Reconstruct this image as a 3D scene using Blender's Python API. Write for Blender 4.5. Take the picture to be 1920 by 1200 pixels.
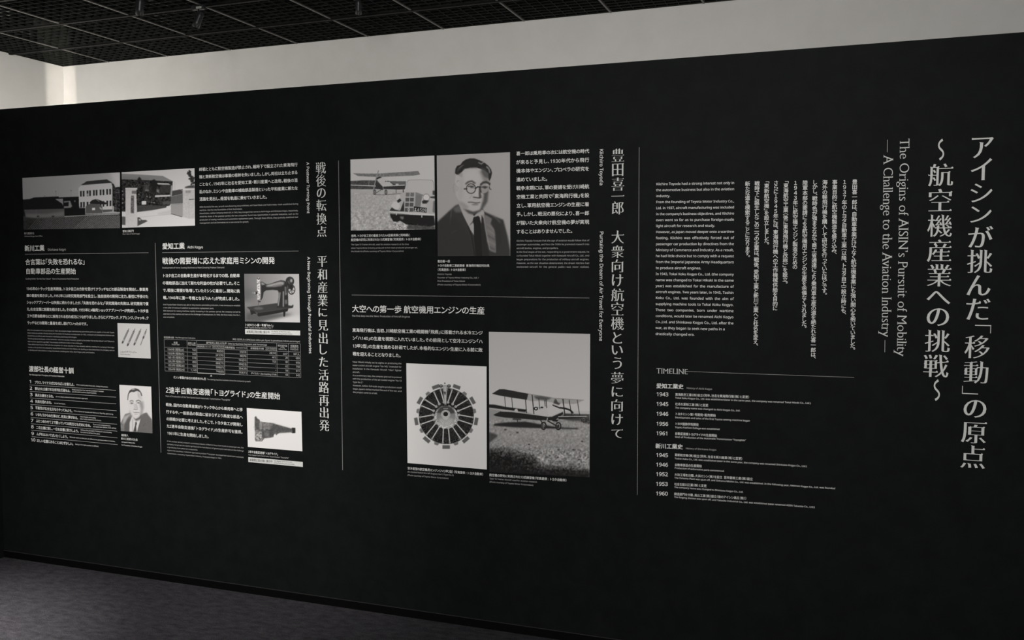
import bpy, bmesh, math, random
import numpy as np
from mathutils import Matrix, Vector

random.seed(7)
rng = np.random.default_rng(7)
sc = bpy.context.scene
COL = sc.collection
for o in list(bpy.data.objects):
    bpy.data.objects.remove(o)

# ------------------------------------------------------------------ camera
F, PITCH, ROLL, YAW, YAWC = 1647.2, math.radians(4.04), math.radians(-.04), math.radians(70.63), math.radians(69.84)
EYE, D = 1.622, 3.5           # eye height, distance to the graphic wall
cp, sp_, cr, sr = math.cos(PITCH), math.sin(PITCH), math.cos(ROLL), math.sin(ROLL)
R = np.array([[cr, 0, sr], [0, 1, 0], [-sr, 0, cr]]) @ np.array([[1, 0, 0], [0, cp, -sp_], [0, sp_, cp]])
def frame(y):
    ex = np.array([math.sin(y), -math.cos(y), 0]); return np.stack([ex, np.array([-ex[1], ex[0], 0]), [0, 0, 1]])
M = frame(YAW)
CW = M @ R.T                  # camera axes (right, forward, up) in world
cam = bpy.data.cameras.new('camera'); camo = bpy.data.objects.new('camera', cam); COL.objects.link(camo)
mt = Matrix.Identity(4)
for i in range(3):
    mt[i][0] = CW[i, 0]; mt[i][1] = CW[i, 2]; mt[i][2] = -CW[i, 1]
mt[0][3], mt[1][3], mt[2][3] = 0, 0, EYE
camo.matrix_world = mt
cam.sensor_width = 36; cam.lens = F / 1920 * 36; cam.clip_start = .02
sc.camera = camo

def wall(px, py, off=0.0):
    """point of the graphic wall seen at a photograph position -> (x, z)"""
    d = CW @ np.array([(px - 960) / F, 1, -(py - 600) / F]); d = d * (D - off) / d[1]
    return np.array([d[0], d[2] + EYE])
def mpp(px, py):              # metres of wall height for one photograph pixel
    return abs(wall(px, py - .5)[1] - wall(px, py + .5)[1])

# ------------------------------------------------------------------ light and exposure
sc.view_settings.view_transform = 'Standard'; sc.view_settings.look = 'None'
sc.view_settings.exposure = 0; sc.view_settings.gamma = 1; sc.view_settings.use_curve_mapping = False
w = bpy.data.worlds.new('World'); sc.world = w; w.use_nodes = True
w.node_tree.nodes['Background'].inputs[0].default_value = (.8, .82, .9, 1)
w.node_tree.nodes['Background'].inputs[1].default_value = .004
def aim(o, loc, to):
    o.location = loc; o.rotation_euler = (Vector(to) - Vector(loc)).to_track_quat('-Z', 'Y').to_euler()
def area(name, loc, to, size, power, color=(1, .96, .9), spread=180, sy=None):
    l = bpy.data.lights.new(name, 'AREA'); l.energy = power; l.color = color; l.size = size; l.spread = math.radians(spread)
    if sy: l.shape = 'RECTANGLE'; l.size_y = sy
    o = bpy.data.objects.new(name, l); COL.objects.link(o); aim(o, loc, to); return o
def spot(name, loc, to, ang, power, blend=.8, color=(1, .97, .93), r=.03):
    l = bpy.data.lights.new(name, 'SPOT'); l.energy = power; l.color = color; l.spot_size = math.radians(ang); l.spot_blend = blend; l.shadow_soft_size = r
    o = bpy.data.objects.new(name, l); COL.objects.link(o); aim(o, loc, to); return o
# soft fill added for the graphic wall, then gallery spots, all outside the frame
area('front_fill_light', (-.5, -1.1, 2.7), (-.8, 3.5, 1.1), 1.2, 148, (1, .975, .95))
spot('track_spot_light', (-2.1, .6, 3.05), (-2.95, 3.5, .62), 47, 400, 1)
spot('floor_pool_light', (-3.5, .9, 3.05), (-3.65, 2.15, 0), 38, 1650, 1)
# lamps of the next gallery, behind the graphic wall
area('gallery_light', (-5.6, 4.15, 1.55), (-6.17, 4.3, 2.6), .4, 38, (1, .965, .9))
area('gallery_light', (-2.7, 4.3, 1.2), (-2.7, 5.6, 2.9), .8, 6.8, (1, .965, .9))
area('gallery_light', (-.9, 4.3, 1.2), (-1.1, 5.6, 2.9), .8, 5.5, (1, .965, .9))
area('corner_light', (-4.75, 4.45, 1.7), (-6.035, 5.8, 2.9), .205, 1.05, (1, .95, .84), spread=1.5, sy=2.2)

# ------------------------------------------------------------------ helpers
def tag(o, label=None, cat=None, group=None, kind=None):
    for k, v in (('label', label), ('category', cat), ('group', group), ('kind', kind)):
        if v: o[k] = v
    return o
def link(o, parent=None):
    COL.objects.link(o)
    if parent: o.parent = parent
    return o
def obj(name, me, parent=None, loc=None, rot=None):
    o = bpy.data.objects.new(name, me)
    if loc is not None: o.location = loc
    if rot is not None: o.rotation_euler = rot
    return link(o, parent)
def boxes(bs, name='m', mat=None, bevel=0):
    me = bpy.data.meshes.new(name); v = []; f = []
    for (x0, x1, y0, y1, z0, z1) in bs:
        n = len(v); v += [(x0,y0,z0),(x1,y0,z0),(x1,y1,z0),(x0,y1,z0),(x0,y0,z1),(x1,y0,z1),(x1,y1,z1),(x0,y1,z1)]
        f += [tuple(n + i for i in q) for q in ((0,3,2,1),(4,5,6,7),(0,1,5,4),(1,2,6,5),(2,3,7,6),(3,0,4,7))]
    me.from_pydata(v, [], f); me.update()
    if mat: me.materials.append(mat)
    return me
def nmat(name, color, rough=.6, metal=0, spec=.5):
    m = bpy.data.materials.new(name); m.use_nodes = True; b = m.node_tree.nodes['Principled BSDF']
    b.inputs['Base Color'].default_value = (*color, 1); b.inputs['Roughness'].default_value = rough
    b.inputs['Metallic'].default_value = metal; b.inputs['Specular IOR Level'].default_value = spec
    return m, m.node_tree, b
def noise_mix(nt, b, c0, c1, scale=(5, 5, 5), ns=1, detail=4, lo=.35, hi=.65, coord='Object', rough=.6):
    tc = nt.nodes.new('ShaderNodeTexCoord'); mp = nt.nodes.new('ShaderNodeMapping'); mp.inputs['Scale'].default_value = scale
    nz = nt.nodes.new('ShaderNodeTexNoise'); nz.inputs['Scale'].default_value = ns; nz.inputs['Detail'].default_value = detail; nz.inputs['Roughness'].default_value = rough
    cr_ = nt.nodes.new('ShaderNodeValToRGB'); e = cr_.color_ramp.elements
    e[0].position = lo; e[1].position = hi; e[0].color = (*c0, 1); e[1].color = (*c1, 1)
    nt.links.new(tc.outputs[coord], mp.inputs[0]); nt.links.new(mp.outputs[0], nz.inputs[0]); nt.links.new(nz.outputs[0], cr_.inputs[0])
    if b: nt.links.new(cr_.outputs[0], b.inputs['Base Color'])
    return cr_, nz, mp
def bump(nt, b, src, strength, dist):
    bp = nt.nodes.new('ShaderNodeBump'); bp.inputs['Strength'].default_value = strength; bp.inputs['Distance'].default_value = dist
    nt.links.new(src, bp.inputs['Height']); nt.links.new(bp.outputs[0], b.inputs['Normal'])

# materials
m_wall, nt, b = nmat('black_matt_film', (.0115, .0125, .0125), .6, spec=.05)
noise_mix(nt, b, (.0060, .0067, .0071), (.0076, .0085, .0089), ns=3)
m_white, nt, b = nmat('white_wall_paint', (.8, .79, .76), .8, spec=.2)
c_, n_, _ = noise_mix(nt, b, (.765, .755, .725), (.80, .79, .765), ns=1.1, detail=5)
m_floor, nt, b = nmat('grey_carpet', (.07, .07, .075), .95, spec=.1)
c1, n1, _ = noise_mix(nt, None, (.024, .022, .026), (.060, .058, .064), scale=(17, 34, 1), detail=8, lo=.32, hi=.70, rough=.72)
c2, n2, _ = noise_mix(nt, None, (.6, .6, .6), (1.25, 1.25, 1.25), scale=(1, 1, 1), ns=190, detail=3, lo=.3, hi=.7)
mx = nt.nodes.new('ShaderNodeMix'); mx.data_type = 'RGBA'; mx.blend_type = 'MULTIPLY'; mx.inputs[0].default_value = 1
nt.links.new(c1.outputs[0], mx.inputs[6]); nt.links.new(c2.outputs[0], mx.inputs[7]); nt.links.new(mx.outputs[2], b.inputs['Base Color'])
bump(nt, b, n2.outputs[0], .6, .004)
m_base = nmat('black_baseboard', (.0015, .0015, .0015), .7, spec=.08)[0]
m_edge = nmat('pale_edge_strip', (.022, .022, .022), .5)[0]  # thin edge strip, paler than wall and baseboard
m_black, nt, b = nmat('black_ceiling_metal', (.012, .012, .012), .6, spec=.15)
noise_mix(nt, b, (.004, .004, .004), (.007, .007, .007), ns=9)
m_blade, nt, b = nmat('charcoal_blade', (.03, .032, .03), .5, spec=.25)
noise_mix(nt, b, (.008, .009, .008), (.017, .018, .017), ns=2.5, lo=.4, hi=.6)
m_rail, nt, b = nmat('grey_cross_bar', (.13, .125, .12), .5)
noise_mix(nt, b, (.11, .105, .10), (.15, .145, .14), ns=4)
m_void = nmat('plenum_black', (.006, .006, .006), .9)[0]
m_foil, nt, b = nmat('duct_foil', (.5, .5, .48), .5, .8)
c_, n_, _ = noise_mix(nt, b, (.15, .15, .14), (.95, .93, .88), ns=45, detail=5, lo=.5, hi=.72)
bump(nt, b, n_.outputs[0], 1, .02)
m_lamp, nt, b = nmat('black_lamp_paint', (.02, .02, .021), .38)
noise_mix(nt, b, (.016, .016, .017), (.026, .026, .028), ns=20)
m_tagm = nmat('pale_sticker', (.35, .37, .34), .6)[0]
m_print, nt, b = nmat('white_vinyl', (.8, .8, .78), .75, spec=.2)
noise_mix(nt, b, (.76, .76, .74), (.82, .82, .80), ns=20)
m_grey, nt, b = nmat('grey_vinyl', (.62, .63, .61), .75, spec=.2)
noise_mix(nt, b, (.58, .59, .57), (.65, .66, .64), ns=20)
m_dim, nt, b = nmat('soft_grey_vinyl', (.42, .42, .41), .75, spec=.2)
noise_mix(nt, b, (.40, .40, .39), (.46, .46, .45), ns=20)
m_rule, nt, b = nmat('grey_rule_line', (.26, .26, .255), .75, spec=.2)
noise_mix(nt, b, (.24, .24, .235), (.28, .28, .275), ns=20)
m_ink = nmat('dark_ink', (.12, .11, .11), .8, spec=.2)[0]
m_photo, nt, b = nmat('photographic_print', (.5, .5, .5), .7, spec=.2)
at = nt.nodes.new('ShaderNodeVertexColor'); at.layer_name = 'print'; nt.links.new(at.outputs[0], b.inputs['Base Color'])

# ------------------------------------------------------------------ the setting
WZ = EYE + .2215 * D                                   # top of the graphic wall, 2.40 m
BZ = .036
XL, XR = -4.16, 2.6
part = obj('wall_front', boxes([(XL, XR, D, D + .12, BZ, WZ)], 'wall_front', m_wall)); tag(part, 'black matt exhibition wall carrying white printed text and photographs', kind='structure')
bb = obj('baseboard_front', boxes([(XL, XR, D - .004, D + .11, 0, BZ)], 'baseboard_front', m_base)); tag(bb, 'low black baseboard strip under the black exhibition wall', kind='structure')
ed = obj('trim_1', boxes([(XL, XR, D - .0035, D + .002, BZ, BZ + .0025)], 'trim_1', m_edge)); tag(ed, 'thin pale edge strip along the foot of the black exhibition wall', kind='structure')
ret = obj('shade_return', boxes([(XL - .12, XL, D - .22, D + .12, 0, WZ)], 'shade_return', m_wall)); tag(ret, 'unseen short black return added to shade the left end of the graphic wall', kind='structure')  # unseen piece, added to darken the wall end and the floor corner
fl = obj('floor', boxes([(-8, 5, -4, 7.5, -.1, 0)], 'floor', m_floor)); tag(fl, 'mottled dark grey carpet floor in front of the black wall', kind='structure')

A = YAW - YAWC                                         # the room stands 0.8 degrees askew to the exhibition wall
rotr = (0, 0, -A)
Hc = 1.6; CZ = EYE + Hc
CX0, CY1 = -3.833 * Hc, 3.597 * Hc
wb = obj('wall_back', boxes([(CX0 - .2, 6, CY1, CY1 + .2, 0, CZ + .01)], 'wall_back', m_white), rot=rotr); tag(wb, 'tall off-white room wall behind the black exhibition wall', kind='structure')
wl = obj('wall_left', boxes([(CX0 - .2, CX0, -4, CY1, 0, CZ + .01)], 'wall_left', m_white), rot=rotr); tag(wl, 'off-white room wall meeting the back wall in the bright corner', kind='structure')

# open grid ceiling: runners along x, cross bars along y, louvre panels between them
ceil = obj('ceiling', boxes([(CX0 - .2, 6, -4, CY1 + .2, 4.3, 4.4), (CX0 - .2, 6, CY1, CY1 + .2, CZ + .01, 4.3), (CX0 - .2, CX0, -4, CY1, CZ + .01, 4.3)], 'ceiling', m_void), rot=rotr); tag(ceil, 'black open grid ceiling of louvre panels between metal bars', kind='structure')
xs = [CX0] + [(-3.515 + .3755 * k) * Hc for k in range(0, 15)]
ys = [CY1] + [(3.28 - .34 * k) * Hc for k in range(0, 14)]
for y in ys[1:]:
    obj('runner', boxes([(CX0, xs[-1], y - .012, y + .012, CZ - .004, CZ + .05)], 'runner', m_black), ceil)
    # thin pale lip along the lower edge of the runner
crossm = {}
for x in xs[1:]:
    for i in range(len(ys) - 1):
        y1, y0 = ys[i], ys[i + 1]; L = round(y1 - y0 - .026, 4)
        if L not in crossm: crossm[L] = boxes([(-.006, .006, 0, L, .001, .03)], 'cross_bar', m_rail)
        if x < 1.2: obj('cross_bar', crossm[L], ceil, (x, y0 + .013, CZ))
panm = {}
def panel_mesh(w_, h_):
    k = (round(w_, 3), round(h_, 3))
    if k not in panm:
        bs = [(0, w_, 0, .0035, 0, .02), (0, w_, h_ - .0035, h_, 0, .02), (0, .0035, 0, h_, 0, .02), (w_ - .0035, w_, 0, h_, 0, .02)]
        n = 8
        for i in range(1, n):
            y = h_ * i / n; bs.append((0, w_, y - .0011, y + .0011, .002, .018))
            x = w_ * i / n; bs.append((x - .0009, x + .0009, 0, h_, .003, .017))
        panm[k] = boxes(bs, 'louvre_panel', m_blade)
    return panm[k]
for a in range(len(xs) - 1):
    for c in range(len(ys) - 1):
        x0 = xs[a] + (.008 if a else .002); x1 = xs[a + 1] - .008
        y0, y1 = ys[c + 1] + .014, ys[c] - (.014 if c else .002)
        if x0 > .8 or y1 < .2: continue
        obj('louvre_panel', panel_mesh(x1 - x0, y1 - y0), ceil, (x0, y0, CZ + .006))

def tube(pts, rad, n=14, cap=True):
    bm = bmesh.new(); rings = []
    for i, p in enumerate(pts):
        p = Vector(p); q = Vector(pts[min(i + 1, len(pts) - 1)]) - Vector(pts[max(i - 1, 0)])
        m_ = q.to_track_quat('Z', 'Y').to_matrix(); r = rad[i] if hasattr(rad, '__len__') else rad
        rings.append([bm.verts.new(p + m_ @ Vector((r * math.cos(2 * math.pi * k / n), r * math.sin(2 * math.pi * k / n), 0))) for k in range(n)])
    for a_, b_ in zip(rings, rings[1:]):
        for k in range(n): bm.faces.new((a_[k], a_[(k + 1) % n], b_[(k + 1) % n], b_[k]))
    if cap: bm.faces.new(rings[0][::-1]); bm.faces.new(rings[-1])
    return bm
def bmesh_obj(name, bm, mat, parent=None, loc=None, rot=None, smooth=True):
    me = bpy.data.meshes.new(name); bm.normal_update(); bm.to_mesh(me); bm.free(); me.materials.append(mat)
    if smooth:
        for p in me.polygons: p.use_smooth = len(p.vertices) == 4
    return obj(name, me, parent, loc, rot)
def at_z(px, py, z):
    d = CW @ np.array([(px - 960) / F, 1, -(py - 600) / F]); d = d * (z - EYE) / d[2]
    return Vector((d[0], d[1], z))
# crumpled foil ducts above the grid
def duct(p0, p1, z, label, r=.1):
    a_, b_ = at_z(*p0, z), at_z(*p1, z); n = 26; pts = []; rad = []
    for i in range(n):
        t = i / (n - 1); pts.append(a_.lerp(b_, t) + Vector((0, 0, .03 * math.sin(9 * t)))); rad.append(r * (1 + .1 * (i % 2) + .05 * math.sin(7 * t)))
    o = bmesh_obj('foil_duct', tube(pts, rad, 18), m_foil); tag(o, label, 'duct', 'foil ducts above the grid')
    me = o.data; c = pts[0]; me.transform(Matrix.Translation(-c)); o.location = c
duct((2, 22), (34, 44), 3.34, 'crumpled foil air duct above the far left ceiling panels', .05)
duct((46, 60), (74, 74), 3.33, 'crumpled foil air duct above the panel nearest the corner', .035)
duct((290, -2), (318, 44), 3.34, 'foil air duct above the panels beside the black spotlight', .05)

# track spotlights under the grid
def track_light(px, py, to, label, s=1.0):
    base = at_z(px, py, CZ - .002)
    t = bpy.data.objects.new('track_spotlight', None); link(t); t.location = base
    tag(t, label, 'spotlight')
    g = boxes([(-.075 * s, .075 * s, -.022 * s, .022 * s, -.045 * s, 0)], 'adapter', m_lamp); ad = obj('adapter', g, t)
    bmod = ad.modifiers.new('b', 'BEVEL'); bmod.width = .004; bmod.segments = 2
    st = obj('sticker', boxes([(-.012 * s, .055 * s, -.0232 * s, -.0221 * s, -.040 * s, -.018 * s)], 'sticker', m_tagm), t)
    st['label'] = 'pale rectangular sticker'
    bmesh_obj('stem', tube([(0, 0, -.04 * s), (0, 0, -.085 * s)], .009 * s, 12), m_lamp, t)
    yk = boxes([(-.045 * s, -.039 * s, -.012 * s, .012 * s, -.14 * s, -.085 * s), (.039 * s, .045 * s, -.012 * s, .012 * s, -.14 * s, -.085 * s), (-.045 * s, .045 * s, -.012 * s, .012 * s, -.09 * s, -.084 * s)], 'yoke', m_lamp)
    obj('yoke', yk, t)
    v = Vector(to).normalized(); c = Vector((0, 0, -.135 * s))
    pr = [(-.085, .018), (-.08, .030), (-.05, .034), (-.048, .036), (.02, .036), (.022, .038), (.085, .038), (.088, .036)]
    bmesh_obj('barrel', tube([c + v * a_ * s for a_, _ in pr], [r_ * s for _, r_ in pr], 28, True), m_lamp, t)
    bmesh_obj('lens', tube([c + v * .0885 * s, c + v * .0893 * s], .031 * s, 24), m_void, t)
    return t
track_light(372, 10, (-.55, .1, -.8), 'black track spotlight with pale sticker hanging under the ceiling grid', .62)
track_light(262, -16, (-.4, .3, -.8), 'black track spotlight cut off by the top edge left of the other', .62)
track_light(672, -8, (-.3, .5, -.75), 'black spotlight at the top edge over the middle of the ceiling', .5)
# ------------------------------------------------------------------ lettering engine: glyph outlines -> flat printed meshes
_cu = bpy.data.curves.new('lettering_source', 'FONT'); _cu.resolution_u = 2
_ob = bpy.data.objects.new('lettering_source', _cu); COL.objects.link(_ob)
FONT0 = _cu.font; FONTL = None; LSC = 1.0
def _eval(body, latin=False):
    _cu.font = FONTL if latin and FONTL else FONT0
    _cu.body = body; bpy.context.view_layer.update(); dg = bpy.context.evaluated_depsgraph_get()
    return _ob.evaluated_get(dg), dg
def mesh_arrays(me):
    me.calc_loop_triangles()
    v = np.empty(len(me.vertices) * 3, np.float32); me.vertices.foreach_get('co', v)
    t = np.empty(len(me.loop_triangles) * 3, np.int32); me.loop_triangles.foreach_get('vertices', t)
    return v.reshape(-1, 3)[:, :2].copy(), t.reshape(-1, 3).copy()
try:      # plain roman letters from the sans bundled with Blender; without it the built-in ones serve
    import os
    for _r in ('LOCAL', 'SYSTEM'):
        _p = os.path.join(bpy.utils.resource_path(_r), 'datafiles', 'fonts', 'NotoSansHebrew-Regular.woff2')
        if not FONTL and os.path.exists(_p):
            FONTL = bpy.data.fonts.load(_p); _o, _d = _eval('R', True); _m = bpy.data.meshes.new_from_object(_o); _v, _t = mesh_arrays(_m); bpy.data.meshes.remove(_m)
            if len(_v) > 20: LSC = .70 / float(_v[:, 1].max())
            else: FONTL = None
except Exception as _e: FONTL = None
_adv = {}
def is_cjk(c): return ord(c) > 0x2500
def advance(c, style='sans'):
    if is_cjk(c): return 1.0
    c, k = (c, (c, style == 'serif')); sf = style == 'serif'
    if k not in _adv:
        if False: pass
        else:
            def wd(s):
                o, dg = _eval(s, not sf); me = bpy.data.meshes.new_from_object(o); v, _ = mesh_arrays(me); bpy.data.meshes.remove(me); return v[:, 0].max() * (1 if sf or not FONTL else LSC)
            _adv[k] = float(wd('H' + c + 'H') - wd('HH'))
    return _adv[k]
_gl = {}
EMB = {'sans': .009, 'bold': .019}
def glyph(c, style='sans'):
    k = (c, style)
    if k not in _gl:
        if c in ' 　': _gl[k] = (np.zeros((0, 3)), np.zeros((0, 3), int))
        elif style == 'serif': _gl[k] = serif_glyph(c)
        else: _gl[k] = plain_glyph(c, EMB[style])
    return _gl[k]

def contours(c, latin=False):
    o, dg = _eval(c, latin); cv = o.to_curve(dg); conts = []
    for s in cv.splines:
        bp = s.bezier_points; n = len(bp); pts = []
        for i in range(n):
            a, b = bp[i], bp[(i + 1) % n]; p0, p1, p2, p3 = [np.array(q[:2]) for q in (a.co, a.handle_right, b.handle_left, b.co)]
            ch = p3 - p0; L = np.hypot(*ch) + 1e-9
            dev = max(abs(ch[0] * (p1 - p0)[1] - ch[1] * (p1 - p0)[0]), abs(ch[0] * (p2 - p0)[1] - ch[1] * (p2 - p0)[0])) / L
            pts.append(p0)
            if dev > .002:
                for t in ((.25, .5, .75) if dev > .012 else (.5,)): pts.append((1 - t) ** 3 * p0 + 3 * (1 - t) ** 2 * t * p1 + 3 * (1 - t) * t * t * p2 + t ** 3 * p3)
        pts = np.array(pts)
        if len(pts) > 2: conts.append(pts[np.hypot(*(pts - np.roll(pts, 1, 0)).T) > 1e-4])
    o.to_curve_clear()
    ar = [.5 * np.sum(p[:, 0] * np.roll(p[:, 1], -1) - np.roll(p[:, 0], -1) * p[:, 1]) for p in conts]
    return conts, (1 if ar[int(np.argmax(np.abs(ar)))] < 0 else -1)       # +1: ink lies to the right of travel
def inside(p, P):
    x, y = p; a = P; b = np.roll(P, -1, 0); m = (a[:, 1] > y) != (b[:, 1] > y)
    return bool(np.sum(x < a[m, 0] + (y - a[m, 1]) * (b[m, 0] - a[m, 0]) / (b[m, 1] - a[m, 1])) % 2)
def fill(new, sgn):
    A = [.5 * np.sum(p[:, 0] * np.roll(p[:, 1], -1) - np.roll(p[:, 0], -1) * p[:, 1]) for p in new]
    outer = sorted([i for i, a in enumerate(A) if a * sgn < 0], key=lambda i: abs(A[i])); hole = [i for i, a in enumerate(A) if a * sgn >= 0]
    grp = {i: [new[i]] for i in outer}
    for h in hole:
        for i in outer:
            if inside(new[h].mean(0) * .001 + new[h][0] * .999, new[i]): grp[i].append(new[h]); break
    V = []; T = []; n = 0
    for k, i in enumerate(outer):
        v, t = fill1(grp[i]); v = v.copy(); v[:, 2] = .00004 * k; V.append(v); T.append(t + n); n += len(v)
    return np.concatenate(V), np.concatenate(T)
def fill1(new):
    cu = bpy.data.curves.new('tmp', 'CURVE'); cu.dimensions = '2D'; cu.fill_mode = 'BOTH'
    for Q in new:
        s = cu.splines.new('POLY'); s.points.add(len(Q) - 1); s.use_cyclic_u = True
        s.points.foreach_set('co', np.c_[Q, np.zeros(len(Q)), np.ones(len(Q))].ravel())
    t = bpy.data.objects.new('tmp', cu); me = bpy.data.meshes.new_from_object(t)
    v, tr = mesh_arrays(me); bpy.data.objects.remove(t); bpy.data.curves.remove(cu); bpy.data.meshes.remove(me)
    return np.c_[v, np.zeros(len(v))], tr
def plain_glyph(c, e):
    """the letter as it is, made a little heavier"""
    la = not is_cjk(c) and FONTL is not None
    conts, sgn = contours(c, la); new = []; n_ = sum(len(p) for p in conts)
    if is_cjk(c) and n_ > 120: e *= .7
    if la: conts = [P * LSC for P in conts]; e *= .8
    v, t = fill(conts, sgn); V = [v]; T = [t]; n = len(v)
    for k, P in enumerate(conts):                       # the added weight: a rim round every outline
        d = np.roll(P, -1, 0) - P; d /= np.hypot(d[:, 0], d[:, 1])[:, None]; nr = np.stack([-d[:, 1], d[:, 0]], 1) * sgn
        m = nr + np.roll(nr, 1, 0); l = (m * m).sum(1); m = m * (2 / np.maximum(l, 1.0))[:, None]
        Q = P + m * e; K = len(P); a = np.arange(K); b = (a + 1) % K
        V.append(np.c_[np.vstack([P, Q]), np.full(2 * K, .0002 + .00001 * k)])
        T.append(np.vstack([np.stack([a, b, b + K], 1), np.stack([a, b + K, a + K], 1)]) + n); n += 2 * K
    return np.concatenate(V), np.concatenate(T)

def serif_glyph(c):
    """Song/roman style letter grown from the plain one: horizontals thinned, stroke ends given serifs"""
    cj = is_cjk(c); kana = 'ぁ' <= c <= 'ヿ'
    conts, sgn = contours(c)
    npt = sum(len(p) for p in conts)
    wy = (.0215 if npt < 70 else .0175 if npt < 110 else .0145) if cj else .020
    ex = (.015 if npt < 70 else .011 if npt < 110 else .007) if cj else -.003
    if kana or c == '～': wy, ex = .012, .016
    if c in '「」': wy, ex = .022, -.022
    new = []; extra = []
    for P in conts:
        n = len(P); e = np.roll(P, -1, 0) - P; L = np.hypot(e[:, 0], e[:, 1]); d = e / L[:, None]
        nr = np.stack([-d[:, 1], d[:, 0]], 1) * sgn             # outward normal of each edge
        Q = P.copy()
        for i in range(n):
            a, b = nr[i - 1], nr[i]
            ny = a[1] if abs(a[1]) > abs(b[1]) else b[1]; nx = a[0] if abs(a[0]) > abs(b[0]) else b[0]
            Q[i, 1] -= ny * abs(ny) * wy; Q[i, 0] += nx * abs(nx) * ex
        new.append(Q)
        for i in range(n):
            h, j = i - 1, (i + 1) % n
            if c in '「」': continue
            if cj:
                vert = abs(d[i, 1]) > .97 and .035 < L[i] < .1 and nr[i, 0] > .9
                if vert and abs(d[h, 0]) > .95 and abs(d[j, 0]) > .95 and (L[h] > .1 or L[j] > .1):
                    T = Q[i] if Q[i, 1] > Q[j, 1] else Q[j]; B = min(Q[i, 1], Q[j, 1])
                    extra.append([(T[0] - .105, B + .004), (T[0] + .008, B + .004), (T[0] + .012, T[1] + .012), (T[0] - .030, T[1] + .050)])
                # top right corner of a box
                if nr[h, 1] > .95 and nr[i, 0] > .95 and L[h] > .12 and L[i] > .12 or (nr[i, 1] > .95 and nr[h, 0] > .95 and L[h] > .12 and L[i] > .12):
                    T = Q[i]; extra.append([(T[0] - .085, T[1] - .012), (T[0] - .004, T[1] - .03), (T[0] + .022, T[1] + .012), (T[0] - .022, T[1] + .034)])
                # slanted head of a vertical stroke
                if abs(d[i, 0]) > .95 and .045 < L[i] < .1 and nr[i, 1] > .9 and abs(d[h, 1]) > .95 and abs(d[j, 1]) > .95 and min(L[h], L[j]) > .05:
                    xl, xr = min(Q[i, 0], Q[j, 0]), max(Q[i, 0], Q[j, 0]); y = Q[i, 1]
                    extra.append([(xl - .022, y + .022), (xr + .012, y - .006), (xr, y - .03), (xl, y - .022)])
            else:
                flat = abs(d[i, 0]) > .97 and .05 < L[i] < .13 and abs(d[h, 1]) > .9 and abs(d[j, 1]) > .9 and min(L[h], L[j]) > .1
                if flat:
                    xl, xr = min(Q[i, 0], Q[j, 0]), max(Q[i, 0], Q[j, 0]); y = Q[i, 1]; s = 1 if nr[i, 1] > 0 else -1
                    top_small = s > 0 and c in 'hilnrtuymbpkj'
                    y += s * wy * .6
                    extra.append([(xl - .062, y), (xr + (.0 if top_small else .062), y), (xr + (.0 if top_small else .058), y - s * .026), (xl - .058, y - s * .026)])
                side = c != '—' and abs(d[i, 1]) > .97 and .05 < L[i] < .12 and abs(d[h, 0]) > .95 and abs(d[j, 0]) > .95 and min(L[h], L[j]) > .1
                if side:
                    yt, yb = max(Q[i, 1], Q[j, 1]), min(Q[i, 1], Q[j, 1]); x = Q[i, 0]; s = 1 if nr[i, 0] > 0 else -1
                    up = yb < .15
                    extra.append([(x, yt), (x, yb), (x + s * .012, yb + (.12 if up else -.075)), (x - s * .012, yb + (.02 if up else 0))])
    v, tr = fill(new, sgn)
    for k, q in enumerate(extra):
        n = len(v); v = np.vstack([v, np.c_[np.array(q), [.00028 + .00003 * k] * 4]]); tr = np.vstack([tr, [[n, n + 1, n + 2], [n, n + 2, n + 3]]])
    return v, tr

HALF_L = '、。，．）」・'; HALF_R = '（「'; SMALL = 'っゃゅょァィゥェォッャュョ'
def layout(text, style='sans', squeeze=True):
    """pen positions: list of (char, x, dx) and total width in em"""
    x = 0; out = []
    for c in text.replace('：', ' : ' if not text.startswith('（単') else ': '):
        if is_cjk(c) or c in '　':
            if c == '　': x += .5; continue
            if squeeze and c in HALF_L:
                dx = -.25 if c == '・' else 0; out.append((c, x + dx)); x += .5
            elif squeeze and c in HALF_R: out.append((c, x - .5)); x += .5
            elif squeeze and ('ぁ' <= c <= 'ヿ'):
                k = .82 if c in SMALL else .90; out.append((c, x - (1 - k) / 2)); x += k
            else: out.append((c, x)); x += 1.0
        else:
            out.append((c, x)); x += advance(c, style)
    return out, x

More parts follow.
